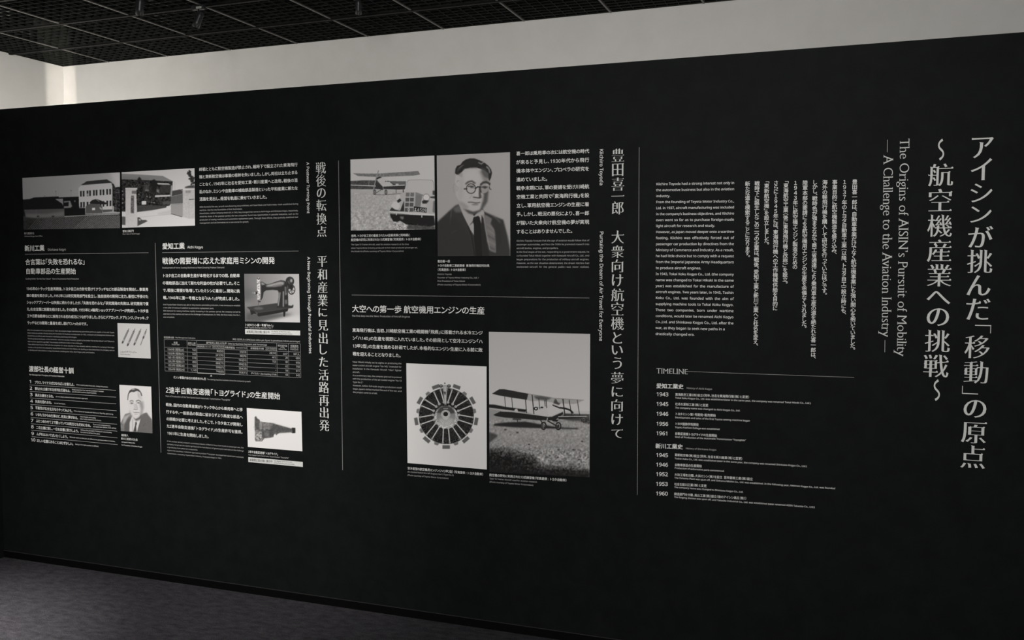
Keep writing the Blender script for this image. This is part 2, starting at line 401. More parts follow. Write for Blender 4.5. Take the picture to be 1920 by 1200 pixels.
class Print:
    """collects letters lying on the graphic wall; build() links them as one mesh"""
    def __init__(s): s.v = []; s.t = []; s.n = 0; s.seg = []; s.kind = None
    def mark(s, kind): s.seg.append(len(s.v)); s.kind = kind
    def add(s, v3, t, dep=None):
        s.v.append(np.c_[v3, np.zeros(len(v3)) if dep is None else dep]); s.t.append(t + s.n); s.n += len(v3)
    def glyphs(s, items, ox, oz, ux, uz, vx, vz, style):
        for c, x, y in items:
            g, t = glyph(c, style)
            if not len(g): continue
            gx = g[:, 0] + x; gy = g[:, 1] + y
            X = ox + gx * ux + gy * vx; Z = oz + gx * uz + gy * vz
            s.add(np.stack([X, Z], 1), t, g[:, 2])
    def line(s, text, x0, y0, x1, y1, em, style='sans', mid=None, justify=False, width=None):
        """x0,y0-x1,y1: left and right end of the line's middle height in the photograph"""
        s.mark('text_line'); items, W = layout(text, style)
        if mid is None: mid = .38 if any(is_cjk(c) for c in text) else .27
        p0, p1 = wall(x0, y0), wall(x1, y1)
        e = em * mpp((x0 + x1) / 2, (y0 + y1) / 2)
        Lw = p1[0] - p0[0]; k = Lw / W
        if width is not None: k = width * e       # given horizontal em scale
        slope = (p1[1] - p0[1]) / Lw
        if style != 'serif': lo, hi = (.62, 1.12) if not any(is_cjk(c) for c in text) else (.86, 1.12); e = min(max(k * .97, lo * e), hi * e)
        it = [(c, x, 0) for c, x in items]
        if justify:
            extra = Lw / k - W; sp = [i for i, (c, _, _) in enumerate(it) if c == ' '] or None
            out = []; add = 0; n = max(len(it) - 1, 1)
            for i, (c, x, y) in enumerate(it):
                out.append((c, x + (add if sp else extra * i / n), y))
                if sp and c == ' ': add += extra / len(sp)
            it = out
        s.glyphs(it, p0[0], p0[1] - mid * e, k, k * slope, 0, e, style)
        return k / e
    def block(s, lines, TL, TR, BL, BR, em, style='sans', mid=None):
        n = len(lines); TL, TR, BL, BR = map(np.array, (TL, TR, BL, BR)); ks = []
        geo = []
        for i, ln in enumerate(lines):
            f = i / max(n - 1, 1); a = TL + (BL - TL) * f; b = TR + (BR - TR) * f; geo.append((a, b))
            W = layout(ln)[1]; Lw = wall(*b)[0] - wall(*a)[0]; ks.append(Lw / W / (em * mpp(*(a + b) / 2)))
        k0 = min(ks) if n > 1 else ks[0]
        full = [k for k in ks if k < k0 * 1.16]; km = float(np.mean(full))
        for ln, k, (a, b) in zip(lines, ks, geo):
            if k < k0 * 1.16: s.line(ln, *a, *b, em, style, mid, justify=True, width=min(km, k * 1.0) if k < km else km)
            else: s.line(ln, *a, *b, em, style, mid, width=km)
    def column(s, text, x0, y0, x1, y1, em, style='sans'):
        """vertical writing, from the top of the first to the foot of the last letter"""
        s.mark('text_column'); p0, p1 = wall(x0, y0), wall(x1, y1); e = em * mpp((x0 + x1) / 2, (y0 + y1) / 2)
        adv = [.5 if c in '、。（）「」　' else (.88 if 'ぁ' <= c <= 'ヿ' else 1) for c in text]
        W = sum(adv); st = (p1 - p0) / W; pen = 0
        for c, a in zip(text, adv):
            s.upright(c, *(p0 + st * (pen + a / 2)), e, style, a); pen += a
    def upright(s, c, X, Z, e, style, a=1.0, wx=1.0):
        g, t = glyph(c, style)
        if not len(g): return
        dep = g[:, 2]; g = np.array(g[:, :2], float) - [.5, .38]
        if c in 'ー～〜（）「」()—':
            g = np.stack([g[:, 1], -g[:, 0]], 1)
            if c in '（「': g[:, 1] += .25
            if c in '）」': g[:, 1] -= .25
        elif c in '、。': g = g + [.62, .38]
        elif c in SMALL: g = g + [.08, .06]
        s.add(np.stack([X + g[:, 0] * e * wx, Z + g[:, 1] * e], 1), t, dep)
    def chars(s, seq, em, style='serif', wx=1.0):
        for c, px, y0, y1 in seq:
            s.mark('character'); cy = (y0 + y1) / 2; X, Z = wall(px, cy); e = em * mpp(px, cy)
            g, t = glyph(c, style); dep = g[:, 2]; g = np.array(g[:, :2], float); ctr = (g.min(0) + g.max(0)) / 2; g = g - ctr
            if c in '～「」': g = np.stack([g[:, 1] * (-1 if c == '～' else 1), -g[:, 0]], 1)
            h = g[:, 1].max() - g[:, 1].min(); want = (y1 - y0) * mpp(px, cy) / e
            ky = want / h if c not in '一' else 1
            ky = min(max(ky, .8), 1.25)
            s.add(np.stack([X + g[:, 0] * e * wx, Z + g[:, 1] * e * ky], 1), t, dep)
    def turned(s, text, x0, y0, x1, y1, em, style='sans'):
        """roman writing turned a quarter clockwise; x: baseline side (left), read downwards"""
        items, W = layout(text, style); p0, p1 = wall(x0, y0), wall(x1, y1)
        e = em * mpp((x0 + x1) / 2, (y0 + y1) / 2); d = (p1 - p0) / W
        s.glyphs([(c, x, 0) for c, x in items], p0[0], p0[1], d[0], d[1], e, 0, style)
    def quad(s, pts):
        n = [wall(*p) for p in pts]; s.add(np.array(n), np.array([[0, 1, 2], [0, 2, 3]]))
    def stroke(s, x0, y0, x1, y1, wpx):
        a, b = wall(x0, y0), wall(x1, y1); wd = wpx * mpp((x0 + x1) / 2, (y0 + y1) / 2) / 2
        d = b - a; d /= np.hypot(*d); n = np.array([-d[1], d[0]]) * wd
        s.add(np.array([a - n, b - n, b + n, a + n]), np.array([[0, 1, 2], [0, 2, 3]]))
    def build(s, name, mat, parent=None, off=.0005, origin=None, label=None):
        if len(s.seg) > 1:                         # several lines, columns or large characters: one part each
            al = np.concatenate(s.v); o = np.array([al[:, 0].mean(), al[:, 1].min()]) if origin is None else np.array(origin)
            g = bpy.data.objects.new(name, None); g.location = (0, 0, 0) if parent else (o[0], D - off, o[1]); link(g, parent)
            ends = s.seg[1:] + [len(s.v)]
            for a, b in zip(s.seg, ends):
                q = Print()
                k = sum(len(x) for x in s.v[:a])
                q.v = s.v[a:b]; q.t = [t - k for t in s.t[a:b]]
                if q.v: q.build(s.kind, mat, g, off, o)
            if label: g['label'] = label
            return g
        v = np.concatenate(s.v); t = np.concatenate(s.t)
        o = np.array([v[:, 0].mean(), v[:, 1].min()]) if origin is None else np.array(origin)
        v3 = np.stack([v[:, 0] - o[0], -v[:, 2], v[:, 1] - o[1]], 1)
        # face towards the visitor (-y)
        a = v3[t[:, 1]] - v3[t[:, 0]]; b_ = v3[t[:, 2]] - v3[t[:, 0]]; ny = a[:, 2] * b_[:, 0] - a[:, 0] * b_[:, 2]
        t = t.copy(); fl_ = ny > 0; t[fl_] = t[fl_][:, ::-1]
        me = bpy.data.meshes.new(name); me.vertices.add(len(v3)); me.vertices.foreach_set('co', v3.ravel().astype(np.float32))
        me.loops.add(t.size); me.loops.foreach_set('vertex_index', t.ravel().astype(np.int32))
        me.polygons.add(len(t)); me.polygons.foreach_set('loop_start', np.arange(0, t.size, 3, dtype=np.int32)); me.update(calc_edges=True); me.shade_flat()
        me.materials.append(mat)
        ob = bpy.data.objects.new(name, me); ob.location = (0, 0, 0) if parent else (o[0], D - off, o[1])
        link(ob, parent)
        if label: ob['label'] = label
        return ob

def thing(name, label, cat, px, py, group=None, off=.0005):
    x, z = wall(px, py); t = bpy.data.objects.new(name, None); link(t); t.location = (x, D - off, z); tag(t, label, cat, group)
    return t, (x, z)
def single(name, label, cat, fn, mat=m_print, group=None, off=.0005):
    p = Print(); fn(p); o = p.build(name, mat, None, off); tag(o, label, cat, group); return o
def multi(name, label, cat, px, py, parts, group=None):
    """parts: (part name, function, material[, label])"""
    t, og = thing(name, label, cat, px, py, group)
    for q in parts:
        p = Print(); q[1](p); o = p.build(q[0], q[2] if len(q) > 2 else m_print, t, origin=og, label=q[3] if len(q) > 3 else None)
    return t
def L(*a, **k): return lambda p: p.line(*a, **k)
def LS(lst): return lambda p: [p.line(*a) for a in lst]
def B(*a, **k): return lambda p: p.block(*a, **k)
# ------------------------------------------------------------------ title, headings and texts on the black wall

T1 = [('ア',1842,258,296),('イ',1840,297,338),('シ',1840,344,379),('ン',1839,387,417),('が',1838.5,424,464),('挑',1837,468,512),('ん',1835,516,554),('だ',1834,560,600),('「',1843,609,625),('移',1832,629,672),('動',1830,677,719),('」',1819,724,739),('の',1828,750,783),('原',1826,790,831),('点',1824,835,878)]
T2 = [('～',1764.5,260,301),('航',1763.5,307,349),('空',1763.2,354,396),('機',1762,402,444),('産',1761,449,491),('業',1761,495,537),('へ',1759.5,546,570),('の',1758.5,578,611),('挑',1757.5,618.5,660),('戦',1755,664.5,707),('～',1756.5,711,752)]
single('title_lettering', 'largest vertical Japanese title column in grey letters, right end of the black wall', 'title', lambda p: p.chars(T1, 44.5), m_grey)
single('title_lettering', 'second large vertical Japanese title column, between two wavy dashes', 'title', lambda p: p.chars(T2, 44.5), m_grey)
single('subtitle_lettering', 'sideways serif English line reading The Origins of Mobility, nearer to the big title', 'title', lambda p: p.turned("The Origins of AISIN’s Pursuit of Mobility", 1687.3, 260, 1681.5, 667.5, 24.5, 'serif'), m_grey)
single('subtitle_lettering', 'sideways serif English line between long dashes reading A Challenge to the Aviation Industry', 'title', lambda p: p.turned("— A Challenge to the Aviation Industry —", 1657, 262.4, 1652.3, 660, 24.5, 'serif'), m_grey)
H_MID = [('豊',278.4,303),('田',306,330),('喜',332.4,357.4),('一',365,369),('郎',377.6,402),('大',432,456.4),('衆',460,483.6),('向',486.4,510.4),('け',514,537),('航',541,565),('空',567,591),('機',594,618.4),('と',622.7,644),('い',648,665),('う',670,692),('夢',697.3,719.5),('に',725,744),('向',748.8,771),('け',776,797),('て',804,821)]
single('heading_lettering', 'vertical Japanese serif heading beside the middle dividing line, right of the portrait and aircraft photographs', 'heading', lambda p: p.chars([(c, 1158.6 - (y0 - 278) * .0028, y0, y1) for c, y0, y1 in H_MID], 25.8), m_grey)
H_LEF = [('戦',303.8,325.5),('後',327,349.7),('の',353,371),('転',374,395.5),('換',399,421),('点',424,444),('平',479.4,500.5),('和',504,525),('産',528,549.5),('業',552,574),('に',577.5,593.6),('見',599.5,619.7),('出',623.4,644.4),('し',646,664.4),('た',669.4,687.6),('活',692.6,713),('路',716,737),('再',740,761),('出',763,783.6),('発',787,808)]
single('heading_lettering', 'vertical Japanese serif heading in the left half, beside the left dividing line', 'heading', lambda p: p.chars([(c, 601.7 + (y0 - 304) * .0135, y0, y1) for c, y0, y1 in H_LEF], 22.6), m_grey)
single('heading_translation', 'sideways English name at the top left of the middle vertical heading', 'heading', lambda p: p.turned('Kiichiro Toyoda', 1124.6, 279, 1124.5, 348, 9.6), m_print)
single('heading_translation', 'sideways English line Pursuing the Dream of Air Travel for Everyone', 'heading', lambda p: p.turned('Pursuing the Dream of Air Travel for Everyone', 1124.8, 433.6, 1123.6, 639.5, 9.6), m_print)
single('heading_translation', 'sideways English line A Postwar Turning Point', 'heading', lambda p: p.turned('A Postwar Turning Point', 574.7, 304.2, 575.9, 400.3, 8.2), m_print)
single('heading_translation', 'sideways English line A New Beginning Through Peaceful Industries', 'heading', lambda p: p.turned('A New Beginning Through Peaceful Industries', 576.4, 481.6, 579.6, 663, 8.2), m_print)

EN_R = """Kiichiro Toyoda had a strong interest not only in|the automotive business but also in the aviation|industry.|From the founding of Toyota Motor Industry Co.,|Ltd. in 1937, aircraft manufacturing was included|in the company’s business objectives, and Kiichiro|even went so far as to purchase foreign-made|light aircraft for research and study.|However, as Japan moved deeper onto a wartime|footing, Kiichiro was effectively forced out of|passenger car production by directives from the|Ministry of Commerce and Industry. As a result,|he had little choice but to comply with a request|from the Imperial Japanese Army Headquarters|to produce aircraft engines.|In 1943, Tokai Koku Kogyo Co., Ltd. (the company|name was changed to Tokai Hikoki in the same|year) was established for the manufacture of|aircraft engines. Two years later, in 1945, Toshin|Koku Co., Ltd. was founded with the aim of|supplying machine tools to Tokai Koku Kogyo.|These two companies, born under wartime|conditions, would later be renamed Aichi Kogyo|Co.,Ltd. and Shinkawa Kogyo Co., Ltd. after the|war, as they began to seek new paths in a|drastically changed era.""".split('|')
single('english_text', 'long English paragraph of twenty-six lines right of the tall dividing line', 'text', B(EN_R, (1230.2, 345.6), (1376.9, 343.3), (1229.1, 626.3), (1375.3, 629.3), 7.9, 'sans'))
COLS = [('豊田喜一郎は、自動車事業だけでなく航空機事業にも強い関心を抱いていました。', 1602.7, 336, 1598.5, 657), ('１９３７年のトヨタ自動車工業（以降、トヨタ自工）設立時にも、', 1583.7, 336.5, 1581.7, 591), ('事業目的に航空機製造を盛り込み、', 1565.3, 336.7, 1564, 478), ('海外の軽飛行機を購入して研究を行っていたほどです。', 1546.7, 337, 1545.5, 554), ('しかし、戦時色が強まるなかで商工省通達により乗用車生産の道を絶たれた喜一郎は、', 1528, 337.5, 1524.7, 673.5), ('陸軍本部の要請による航空機用エンジンの生産を余儀なくされました。', 1509.7, 338, 1507.5, 616), ('１９４３年に航空機エンジン製造のための', 1491.7, 338.2, 1490.5, 504.5), ('「東海航空工業（後に東海飛行機と改称）」を設立。', 1473.8, 338.5, 1472, 533), ('さらに１９４５年には、東海飛行機への工作機械供給を目的に', 1455, 338.8, 1453.3, 582), ('「東新航空機」を設立しました。', 1437.5, 339, 1437.2, 460), ('戦時下に誕生したこの二つの企業は、戦後、愛知工業と新川工業へと社名を変え、', 1419.7, 339.3, 1416.7, 649.5), ('新たな道を模索することになります。', 1401.7, 339.7, 1401.5, 483.5)]
def cols(p):
    for t_, x0, y0, x1, y1 in COLS: p.column(t_, x0, y0, x1, y1, 9.6)
single('japanese_text', 'block of twelve vertical columns of Japanese text left of the large title', 'text', cols)
JP_M = """喜一郎は乗用車の次には航空機の時代|が来ると予見し、1930年代から飛行|機本体やエンジン、プロペラの研究を|進めていました。|戦争末期には、軍の要請を受け川崎航|空機工業と共同で「東海飛行機」を設|立し、軍用航空機エンジンの生産に着|手。しかし、戦況の悪化により、喜一郎|が描いた大衆向け航空機の夢が実現|することはありませんでした。""".split('|')
EN_M = """Kiichiro Toyoda foresaw that the age of aviation would follow that of|passenger automobiles, and from the 1930s he promoted research into|aircraft bodies, engines, and propellers.|In the final stages of the war, responding to a government request, he|co-founded Tokai Hikoki together with Kawasaki Aircraft Co., Ltd., and|began preparations for the production of military aircraft engines.|However, as the war situation deteriorated, the dream Kiichiro had|envisioned—aircraft for the general public—was never realized.""".split('|')
multi('text_block', 'ten lines of Japanese text with small English text below, right of the large portrait', 'text', 1036, 505, [
    ('japanese_text', B(JP_M, (968, 288), (1105, 283), (968.4, 434.2), (1105, 432.6), 8.9)), ('english_text', B(EN_M, (968.6, 451.8), (1105, 451), (968.6, 500.6), (1105, 500.8), 5.7), m_dim)])
multi('photo_caption', 'caption below the photograph of the car and the aircraft', 'caption', 720, 474, [
    ('japanese_text', LS([('当時、トヨタ自工初の量産されたAA型乗用車と同時期に', 658.4, 442.2, 769.5, 440.6, 6.4), ('航空機の研究に利用された13式練習機（写真提供：トヨタ自動車）', 658.4, 449.7, 790.3, 448.2, 6.4)])),
    ('english_text', LS([('The Type 13 Trainer Aircraft, used for aviation research at the time', 658.4, 458.9, 766.9, 458.2, 5.2), ('when Toyota Motor Industry produced its first mass-produced passenger car,', 658.4, 465.4, 783.3, 464.4, 5.2), ('the Model AA (Photo courtesy of Toyota Motor Corporation)', 658.4, 471.6, 757.1, 471.1, 5.2)]), m_dim)])
multi('photo_caption', 'caption of three Japanese and four English lines below the large portrait', 'caption', 865, 537, [
    ('japanese_text', LS([('豊田喜一郎', 820.3, 489.9, 844, 489.9, 6.4), ('トヨタ自動車工業創業者　東海飛行機初代社長', 820.3, 497.8, 917.8, 498, 6.4), ('（写真提供：トヨタ自動車）', 820.3, 505.7, 874, 505.9, 6.4)])),
    ('english_text', LS([('Kiichiro Toyoda', 820.3, 514.3, 846.9, 514.4, 5.2), ('Founder of Toyota Motor Industry Co., Ltd. /', 820.3, 520.8, 897.8, 521, 5.2), ('First President of Tokai Hikoki', 820.3, 527.3, 872.2, 527.6, 5.2), ('(Photo courtesy of Toyota Motor Corporation)', 820.3, 534, 901, 534.3, 5.2)]), m_dim)])
multi('section_heading', 'Japanese heading below the long horizontal rule in the middle, with one small English line', 'heading', 780, 595, [
    ('japanese_text', L('大空への第一歩 航空機用エンジンの生産', 659.9, 578.6, 909.3, 582.4, 14.6)), ('english_text', L('The First Step into the Skies: Production of Aircraft Engines', 659.9, 592.4, 769, 594.3, 5.4), m_dim)])
JP_E = """東海飛行機は、当初、川崎航空機工業の戦闘機「飛燕」に搭載される水冷エンジ|ン「ハ140」の生産を視野に入れていました。その前段として空冷エンジン「ハ|13甲2型」の生産を進める計画でしたが、本格的なエンジン生産に入る前に敗|戦を迎えることとなりました。""".split('|')
EN_E = """Tokai Hikoki initially set its sights on producing the|water-cooled aircraft engine “Ha-140,” intended for|installation in the Kawasaki Aircraft “Hien” fighter|aircraft.|As a preliminary step, the company planned to proceed|with the production of the air-cooled engine “Ha-13|Type Ko-2.”|However, before full-scale engine production could|begin, Japan’s defeat marked the end of the war, and|the project came to a halt.""".split('|')
multi('text_block', 'four lines of Japanese text above the radial engine photograph, small English text left of it', 'text', 700, 740, [
    ('japanese_text', B(JP_E, (660.6, 618.8), (905, 624.3), (661.4, 663.2), (905, 672.2), 8.9)), ('english_text', B(EN_E, (660.9, 678.8), (752.9, 682), (661.9, 735.4), (753.2, 740.2), 5.6), m_dim)])
multi('photo_caption', 'caption below the radial engine photograph', 'caption', 830, 899, [
    ('japanese_text', L('空冷星型の航空機用エンジン（ハ13甲2型）（写真提供：トヨタ自動車）', 764.2, 877.7, 906.7, 889.2, 6.6)),
    ('english_text', LS([('Air-Cooled Radial Aircraft Engine (Ha-13 Type Ko-2)', 764.2, 884.7, 850.8, 891.4, 5.2), ('(Photo courtesy of Toyota Motor Corporation)', 764.2, 891, 841, 897.2, 5.2)]), m_dim)])
multi('photo_caption', 'caption below the biplane photograph', 'caption', 990, 911, [
    ('japanese_text', L('航空機の研究に利用された13式練習機（写真提供：トヨタ自動車）', 917.5, 890.3, 1063, 900.5, 6.6)),
    ('english_text', LS([('Type 13 Trainer Aircraft used for aviation research', 918, 897.4, 1007.2, 904, 5.2), ('(Photo courtesy of Toyota Motor Corporation)', 918, 903.6, 1000.1, 910, 5.2)]), m_dim)])

single('timeline_heading', 'serif word TIMELINE at the left end of its thin rule', 'heading', L('TIMELINE', 1230.8, 695.2, 1290, 697, 14.4, 'serif', .34), m_grey)
multi('section_heading', 'first timeline subheading, directly under the word TIMELINE', 'heading', 1280, 732, [('japanese_text', L('愛知工業史', 1230.6, 723.3, 1281.7, 724.9, 11.4, 'bold')), ('english_text', L('History of Aichi Kogyo', 1287.3, 727.9, 1335.4, 729.8, 5.6), m_dim)])
multi('section_heading', 'second timeline subheading, above the later 1945 entry', 'heading', 1280, 845, [('japanese_text', L('新川工業史', 1229, 835.9, 1280.5, 837.7, 11.4, 'bold')), ('english_text', L('History of Shinkawa Kogyo', 1285.7, 840.9, 1343.3, 843.8, 5.6), m_dim)])
TL = [('1943', 739, '東海航空工業（株）設立（同年、社名を東海飛行機（株）と変更）', (1266, 739.4, 1405.3, 744.4), 'Tokai Koku Kogyo Co., Ltd. was established (later in the same year, the company was renamed Tokai Hikoki Co., Ltd.)', (1266, 746.2, 1520.2, 756.3), 0),
 ('1945', 757.3, '社名を愛知工業（株）と変更', (1266, 757.4, 1328, 760), 'The company name was changed to Aichi Kogyo Co., Ltd.', (1266, 764.6, 1388, 770.2), 0),
 ('1946', 775.7, 'トヨタミシン第1号開発・販売開始', (1265.8, 775.7, 1342.1, 779), 'Development and sales of the first Toyota sewing machine began', (1265.8, 782.8, 1406.4, 789.2), 0),
 ('1956', 794.3, 'トヨタ服飾学院開校', (1265.6, 794.3, 1310.1, 796.3), 'Toyota Fashion College was established', (1265.6, 801.3, 1349.5, 805.1), 0),
 ('1961', 812.2, '自動変速機トヨグライドの生産開始', (1265.5, 812.7, 1344.4, 816.7), 'Start of Production of the Automatic Transmission "Toyoglide"', (1265.5, 819.5, 1398.8, 825.8), 0),
 ('1945', 853.1, '東新航空機（株）設立（同年、社名を新川産業（株）と変更）', (1265, 852.6, 1392.5, 860), 'Toshin Koku Co., Ltd. was established (later in the same year, the company was renamed Shinkawa Kogyo Co., Ltd.)', (1265, 859.7, 1513, 874.5), 1),
 ('1946', 871, '自動車部品の生産開始', (1264.9, 871.3, 1316, 873.8), 'Production of automotive parts commenced', (1264.9, 877.6, 1357.8, 883.6), 1),
 ('1952', 888.9, '大浜工場を分離、大浜ミシン（株）を設立　翌年碧南工業（株）設立', (1264.6, 889.6, 1411.6, 898.2), 'The Oohama Plant was spun off, and Oohama Mishin Co., Ltd. was established. In the following year, Hekinan Kogyo Co., Ltd. was founded', (1264.6, 896, 1566.1, 916.1), 1),
 ('1953', 907.1, '社名を新川工業（株）と変更', (1264.3, 907.5, 1324.9, 911), 'The company name was changed to Shinkawa Kogyo Co., Ltd.', (1264.3, 913.6, 1393.7, 922.8), 1),
 ('1960', 925, '鋳造部門を分離、高丘工業（株）設立（後のアイシン高丘（株））', (1264, 925.9, 1399.9, 934.5), 'The forging division was spun off, and Takaoka Industrial Co., Ltd. was established (later renamed AISIN Takaoka Co., Ltd.)', (1264, 932.2, 1527.6, 951.3), 1)]
for k5, (yr, yy, jp, jb, en, eb, g) in enumerate(TL):
    xo = -1.2 * (yy - 739) / 186
    multi('timeline_entry', ['first','second','third','fourth','last'][k5 % 5] + ' line, for %s, in the %s timeline list' % (yr, 'lower' if g else 'upper'), 'timeline entry', 1300, yy + 6, [
        ('year_number', L(yr, 1230.6 + xo, yy, 1253.6 + xo, yy + .7, 10.8, 'bold', .34)), ('japanese_text', L(jp, *jb, 6.6)), ('english_text', L(en, *eb, 5.2), m_print)], 'lower timeline entries' if g else 'upper timeline entries')

JP_L = """終戦とともに航空機製造が禁止され、戦時下で設立された東海飛行|機と東新航空機は事業の根幹を失いました。しかし両社は立ち止まる|ことなく、1945年に社名を愛知工業・新川産業へと改称。戦後の混|乱のなか、ミシンや自動車の補給部品製造といった平和産業に新たな|活路を見出し、経営を軌道に乗せていきました。""".split('|')
EN_L = """With the end of the war, aircraft manufacturing was prohibited, and Tokai Hikoki and Toshin Koku—both established during|wartime—lost the very foundation of their businesses.|Nevertheless, neither company stood still. In 1945, they changed their names to Aichi Kogyo and Shinkawa Kogyo, respectively.|Amid the chaos of the postwar period, the two companies found new opportunities in peaceful industries, such as the|production of sewing machines and automotive replacement parts. Through these efforts, they gradually stabilized their|management and set themselves on a new course for growth.""".split('|')
multi('text_block', 'five lines of Japanese text with tiny English text, right of the gate photograph', 'text', 466, 420, [
    ('japanese_text', B(JP_L, (373.4, 317.8), (558.2, 308.5), (374, 373.6), (558.6, 367.2), 8.0)), ('english_text', B(EN_L, (374.4, 388.5), (559.3, 382.5), (374.7, 418.5), (559.5, 413.6), 5.0), m_dim)])
multi('section_heading', 'short Japanese company name with rule below it, left edge of the sewing machine section', 'heading', 335, 470, [('japanese_text', L('愛知工業', 304.3, 461.6, 346.5, 461, 12.4, 'bold')), ('english_text', L('Aichi Kogyo', 351.4, 463.9, 380.8, 463.9, 6.2))])
multi('section_heading', 'Japanese heading above the sewing machine photograph and its text', 'heading', 410, 505, [('japanese_text', L('戦後の需要増に応えた家庭用ミシンの開発', 304.3, 489.2, 515.5, 488.2, 13.4)), ('english_text', L('Development of Home Sewing Machines to Meet Growing Postwar Demand', 304.3, 502.4, 420.7, 501.9, 5.2), m_dim)])
JP_S = """トヨタ自工の自動車生産が本格化するまでの間、自動車|の補給部品に加えて新たな利益の柱が必要でした。そこ|で、戦後に需要が急増していたミシンに着目し、開発に挑|戦。1946年に第一号機となる「HA-1」が完成しました。""".split('|')
EN_S = """Until Toyota Motor Industry was able to fully resume automobile production, it was necessary to establish|a new pillar of revenue in addition to automotive replacement parts.|With demand for sewing machines rapidly increasing in the postwar period, the company turned its|attention to this market and took on the challenge of development. In 1946, the first model, the HA-1,|was completed.""".split('|')
multi('text_block', 'four lines of Japanese text with tiny English text, left of the sewing machine photograph', 'text', 378, 598, [
    ('japanese_text', B(JP_S, (304.7, 516.7), (449.9, 516.7), (306, 557.9), (449.9, 560.3), 8.0)), ('english_text', B(EN_S, (306, 571.3), (450.8, 573.2), (306.3, 594.6), (451, 597.1), 5.0), m_dim)])
multi('photo_caption', 'two-line caption between the sewing machine photograph and its white strip', 'caption', 486, 617, [('japanese_text', L('トヨタミシン第一号機「HA-1」', 459.4, 609, 512.8, 610.2, 6.2)), ('english_text', L('First Toyota Sewing Machine “HA-1”', 459.4, 614.4, 512.2, 615.3, 4.8), m_dim)])
def strip(label, q, jp, en1, en2):
    t, og = thing('notice_strip', label, 'notice', (q[3][0] + q[2][0]) / 2, (q[3][1] + q[2][1]) / 2, off=.0004)
    p = Print(); p.quad(q); p.build('strip', m_grey, t, origin=og)
    p = Print(); p.line(*jp); p.line(*en1); p.line(*en2); o = p.build('dark_lettering', m_ink, t, origin=og); o.location.y = -.0005; o['label'] = 'dark printed words'
strip('white notice strip with dark words under the sewing machine photograph', [(459.6, 617.3), (562.8, 620), (562.9, 628.8), (459.9, 626.3)], ('創業期正面右側に展示中', 462.4, 621.9, 506.1, 623.1, 6.4), ('On display at the front right', 508.9, 621.6, 544.4, 622.6, 4.0), ('of the founding period exhibit', 508.9, 625.4, 547.7, 626.6, 4.0))
strip('white notice strip with dark words under the transmission photograph', [(465.6, 857.1), (567.8, 866.1), (567.9, 875.5), (465.8, 866.2)], ('創業期正面左側に展示中', 468.2, 861.9, 511.2, 865.3, 6.4), ('On display at the front left', 514.1, 864.2, 547.7, 866.9, 4.0), ('of the founding period exhibit', 514.1, 868, 552.2, 871, 4.0))

# ---- key figures table
TLc, TRc, BLc, BRc = map(np.array, ((307.9, 636.2), (563.1, 644.4), (309.7, 695.5), (564.2, 708.4)))
ux = [0, .1675, .238, .4395, .608, .8265, .9125, 1.0]; hv = .248; vr = [hv + (1 - hv) * k / 6 for k in range(7)]
def tp(u, v):
    a = TLc + (TRc - TLc) * u; b = BLc + (BRc - BLc) * u; return a + (b - a) * v
def rules(p):
    seg = lambda u0, v0, u1, v1, w=.55: p.stroke(*tp(u0, v0), *tp(u1, v1), w)
    seg(0, 0, 1, 0); seg(0, 0, 0, 1); seg(1, 0, 1, 1)
    for v in vr: seg(0, v, 1, v)
    seg(ux[2], .125, ux[5], .125)
    for i in (1, 2, 5, 6): seg(ux[i], 0, ux[i], 1)
    for i in (3, 4): seg(ux[i], .125, ux[i], 1)
def hilite(p):
    a, b, c, d = tp(ux[2], .125), tp(ux[3], .125), tp(ux[3], 1.012), tp(ux[2], 1.012)
    for q, r in ((a, b), (b, c), (c, d), (d, a)): p.stroke(*q, *r, 1.1)
    m_ = tp((ux[2] + ux[3]) / 2, 1.07); x, z = wall(*m_); k = mpp(*m_)
    p.add(np.array([(x - 2.4 * k, z - 1.6 * k), (x + 2.4 * k, z - 1.6 * k), (x, z + 1.8 * k)]), np.array([[0, 1, 2]]))
def cell(p, txt, u0, u1, v, em, al='c', pad=.006):
    W = layout(txt)[1]; a, b = tp(u0, v), tp(u1, v); Lp = b - a; n = np.hypot(*Lp); wpx = W * em * .78
    f = min(wpx / n, 1 - pad); s0 = {'c': (1 - f) / 2, 'r': 1 - f - pad / (u1 - u0), 'l': pad}[al]
    p.line(txt, *(a + Lp * s0), *(a + Lp * (s0 + f)), em)
def heads(p):
    c = lambda *a, **k: cell(p, *a, **k)
    c('年度', ux[0], ux[1], .095, 5); c('Fiscal Year', ux[0], ux[1], .155, 4)
    c('純売上高', ux[1], ux[2], .095, 4.6); c('Total Sales', ux[1], ux[2], .155, 3.8)
    c('部門別売上高および比率　Sales by Business Segment and Percentage', ux[2], ux[5], .065, 4.7)
    c('家庭用品（ミシン）', ux[2], ux[2] + .112, .185, 4.4); c('Household Products', ux[2] + .112, ux[3], .165, 3.4); c('Sewing Machines', ux[2] + .112, ux[3], .215, 3.4)
    c('自動車部品', ux[3], ux[3] + .085, .185, 4.8); c('Automotive Parts', ux[3] + .085, ux[4], .185, 3.8)
    c('紡機部品その他', ux[4] + .015, ux[4] + .135, .185, 4.7); c('Textile Machinery', ux[4] + .135, ux[5], .165, 3.6); c('Parts and Others', ux[4] + .135, ux[5], .215, 3.6)
    c('税引前利益', ux[5], ux[6], .075, 4.6); c('Profit', ux[5], ux[6], .135, 3.9); c('Before Tax', ux[5], ux[6], .185, 3.9)
    c('従業員数', ux[6], ux[7], .07, 4.9); c('Number of', ux[6], ux[7], .13, 3.9); c('Employees', ux[6], ux[7], .18, 3.9)
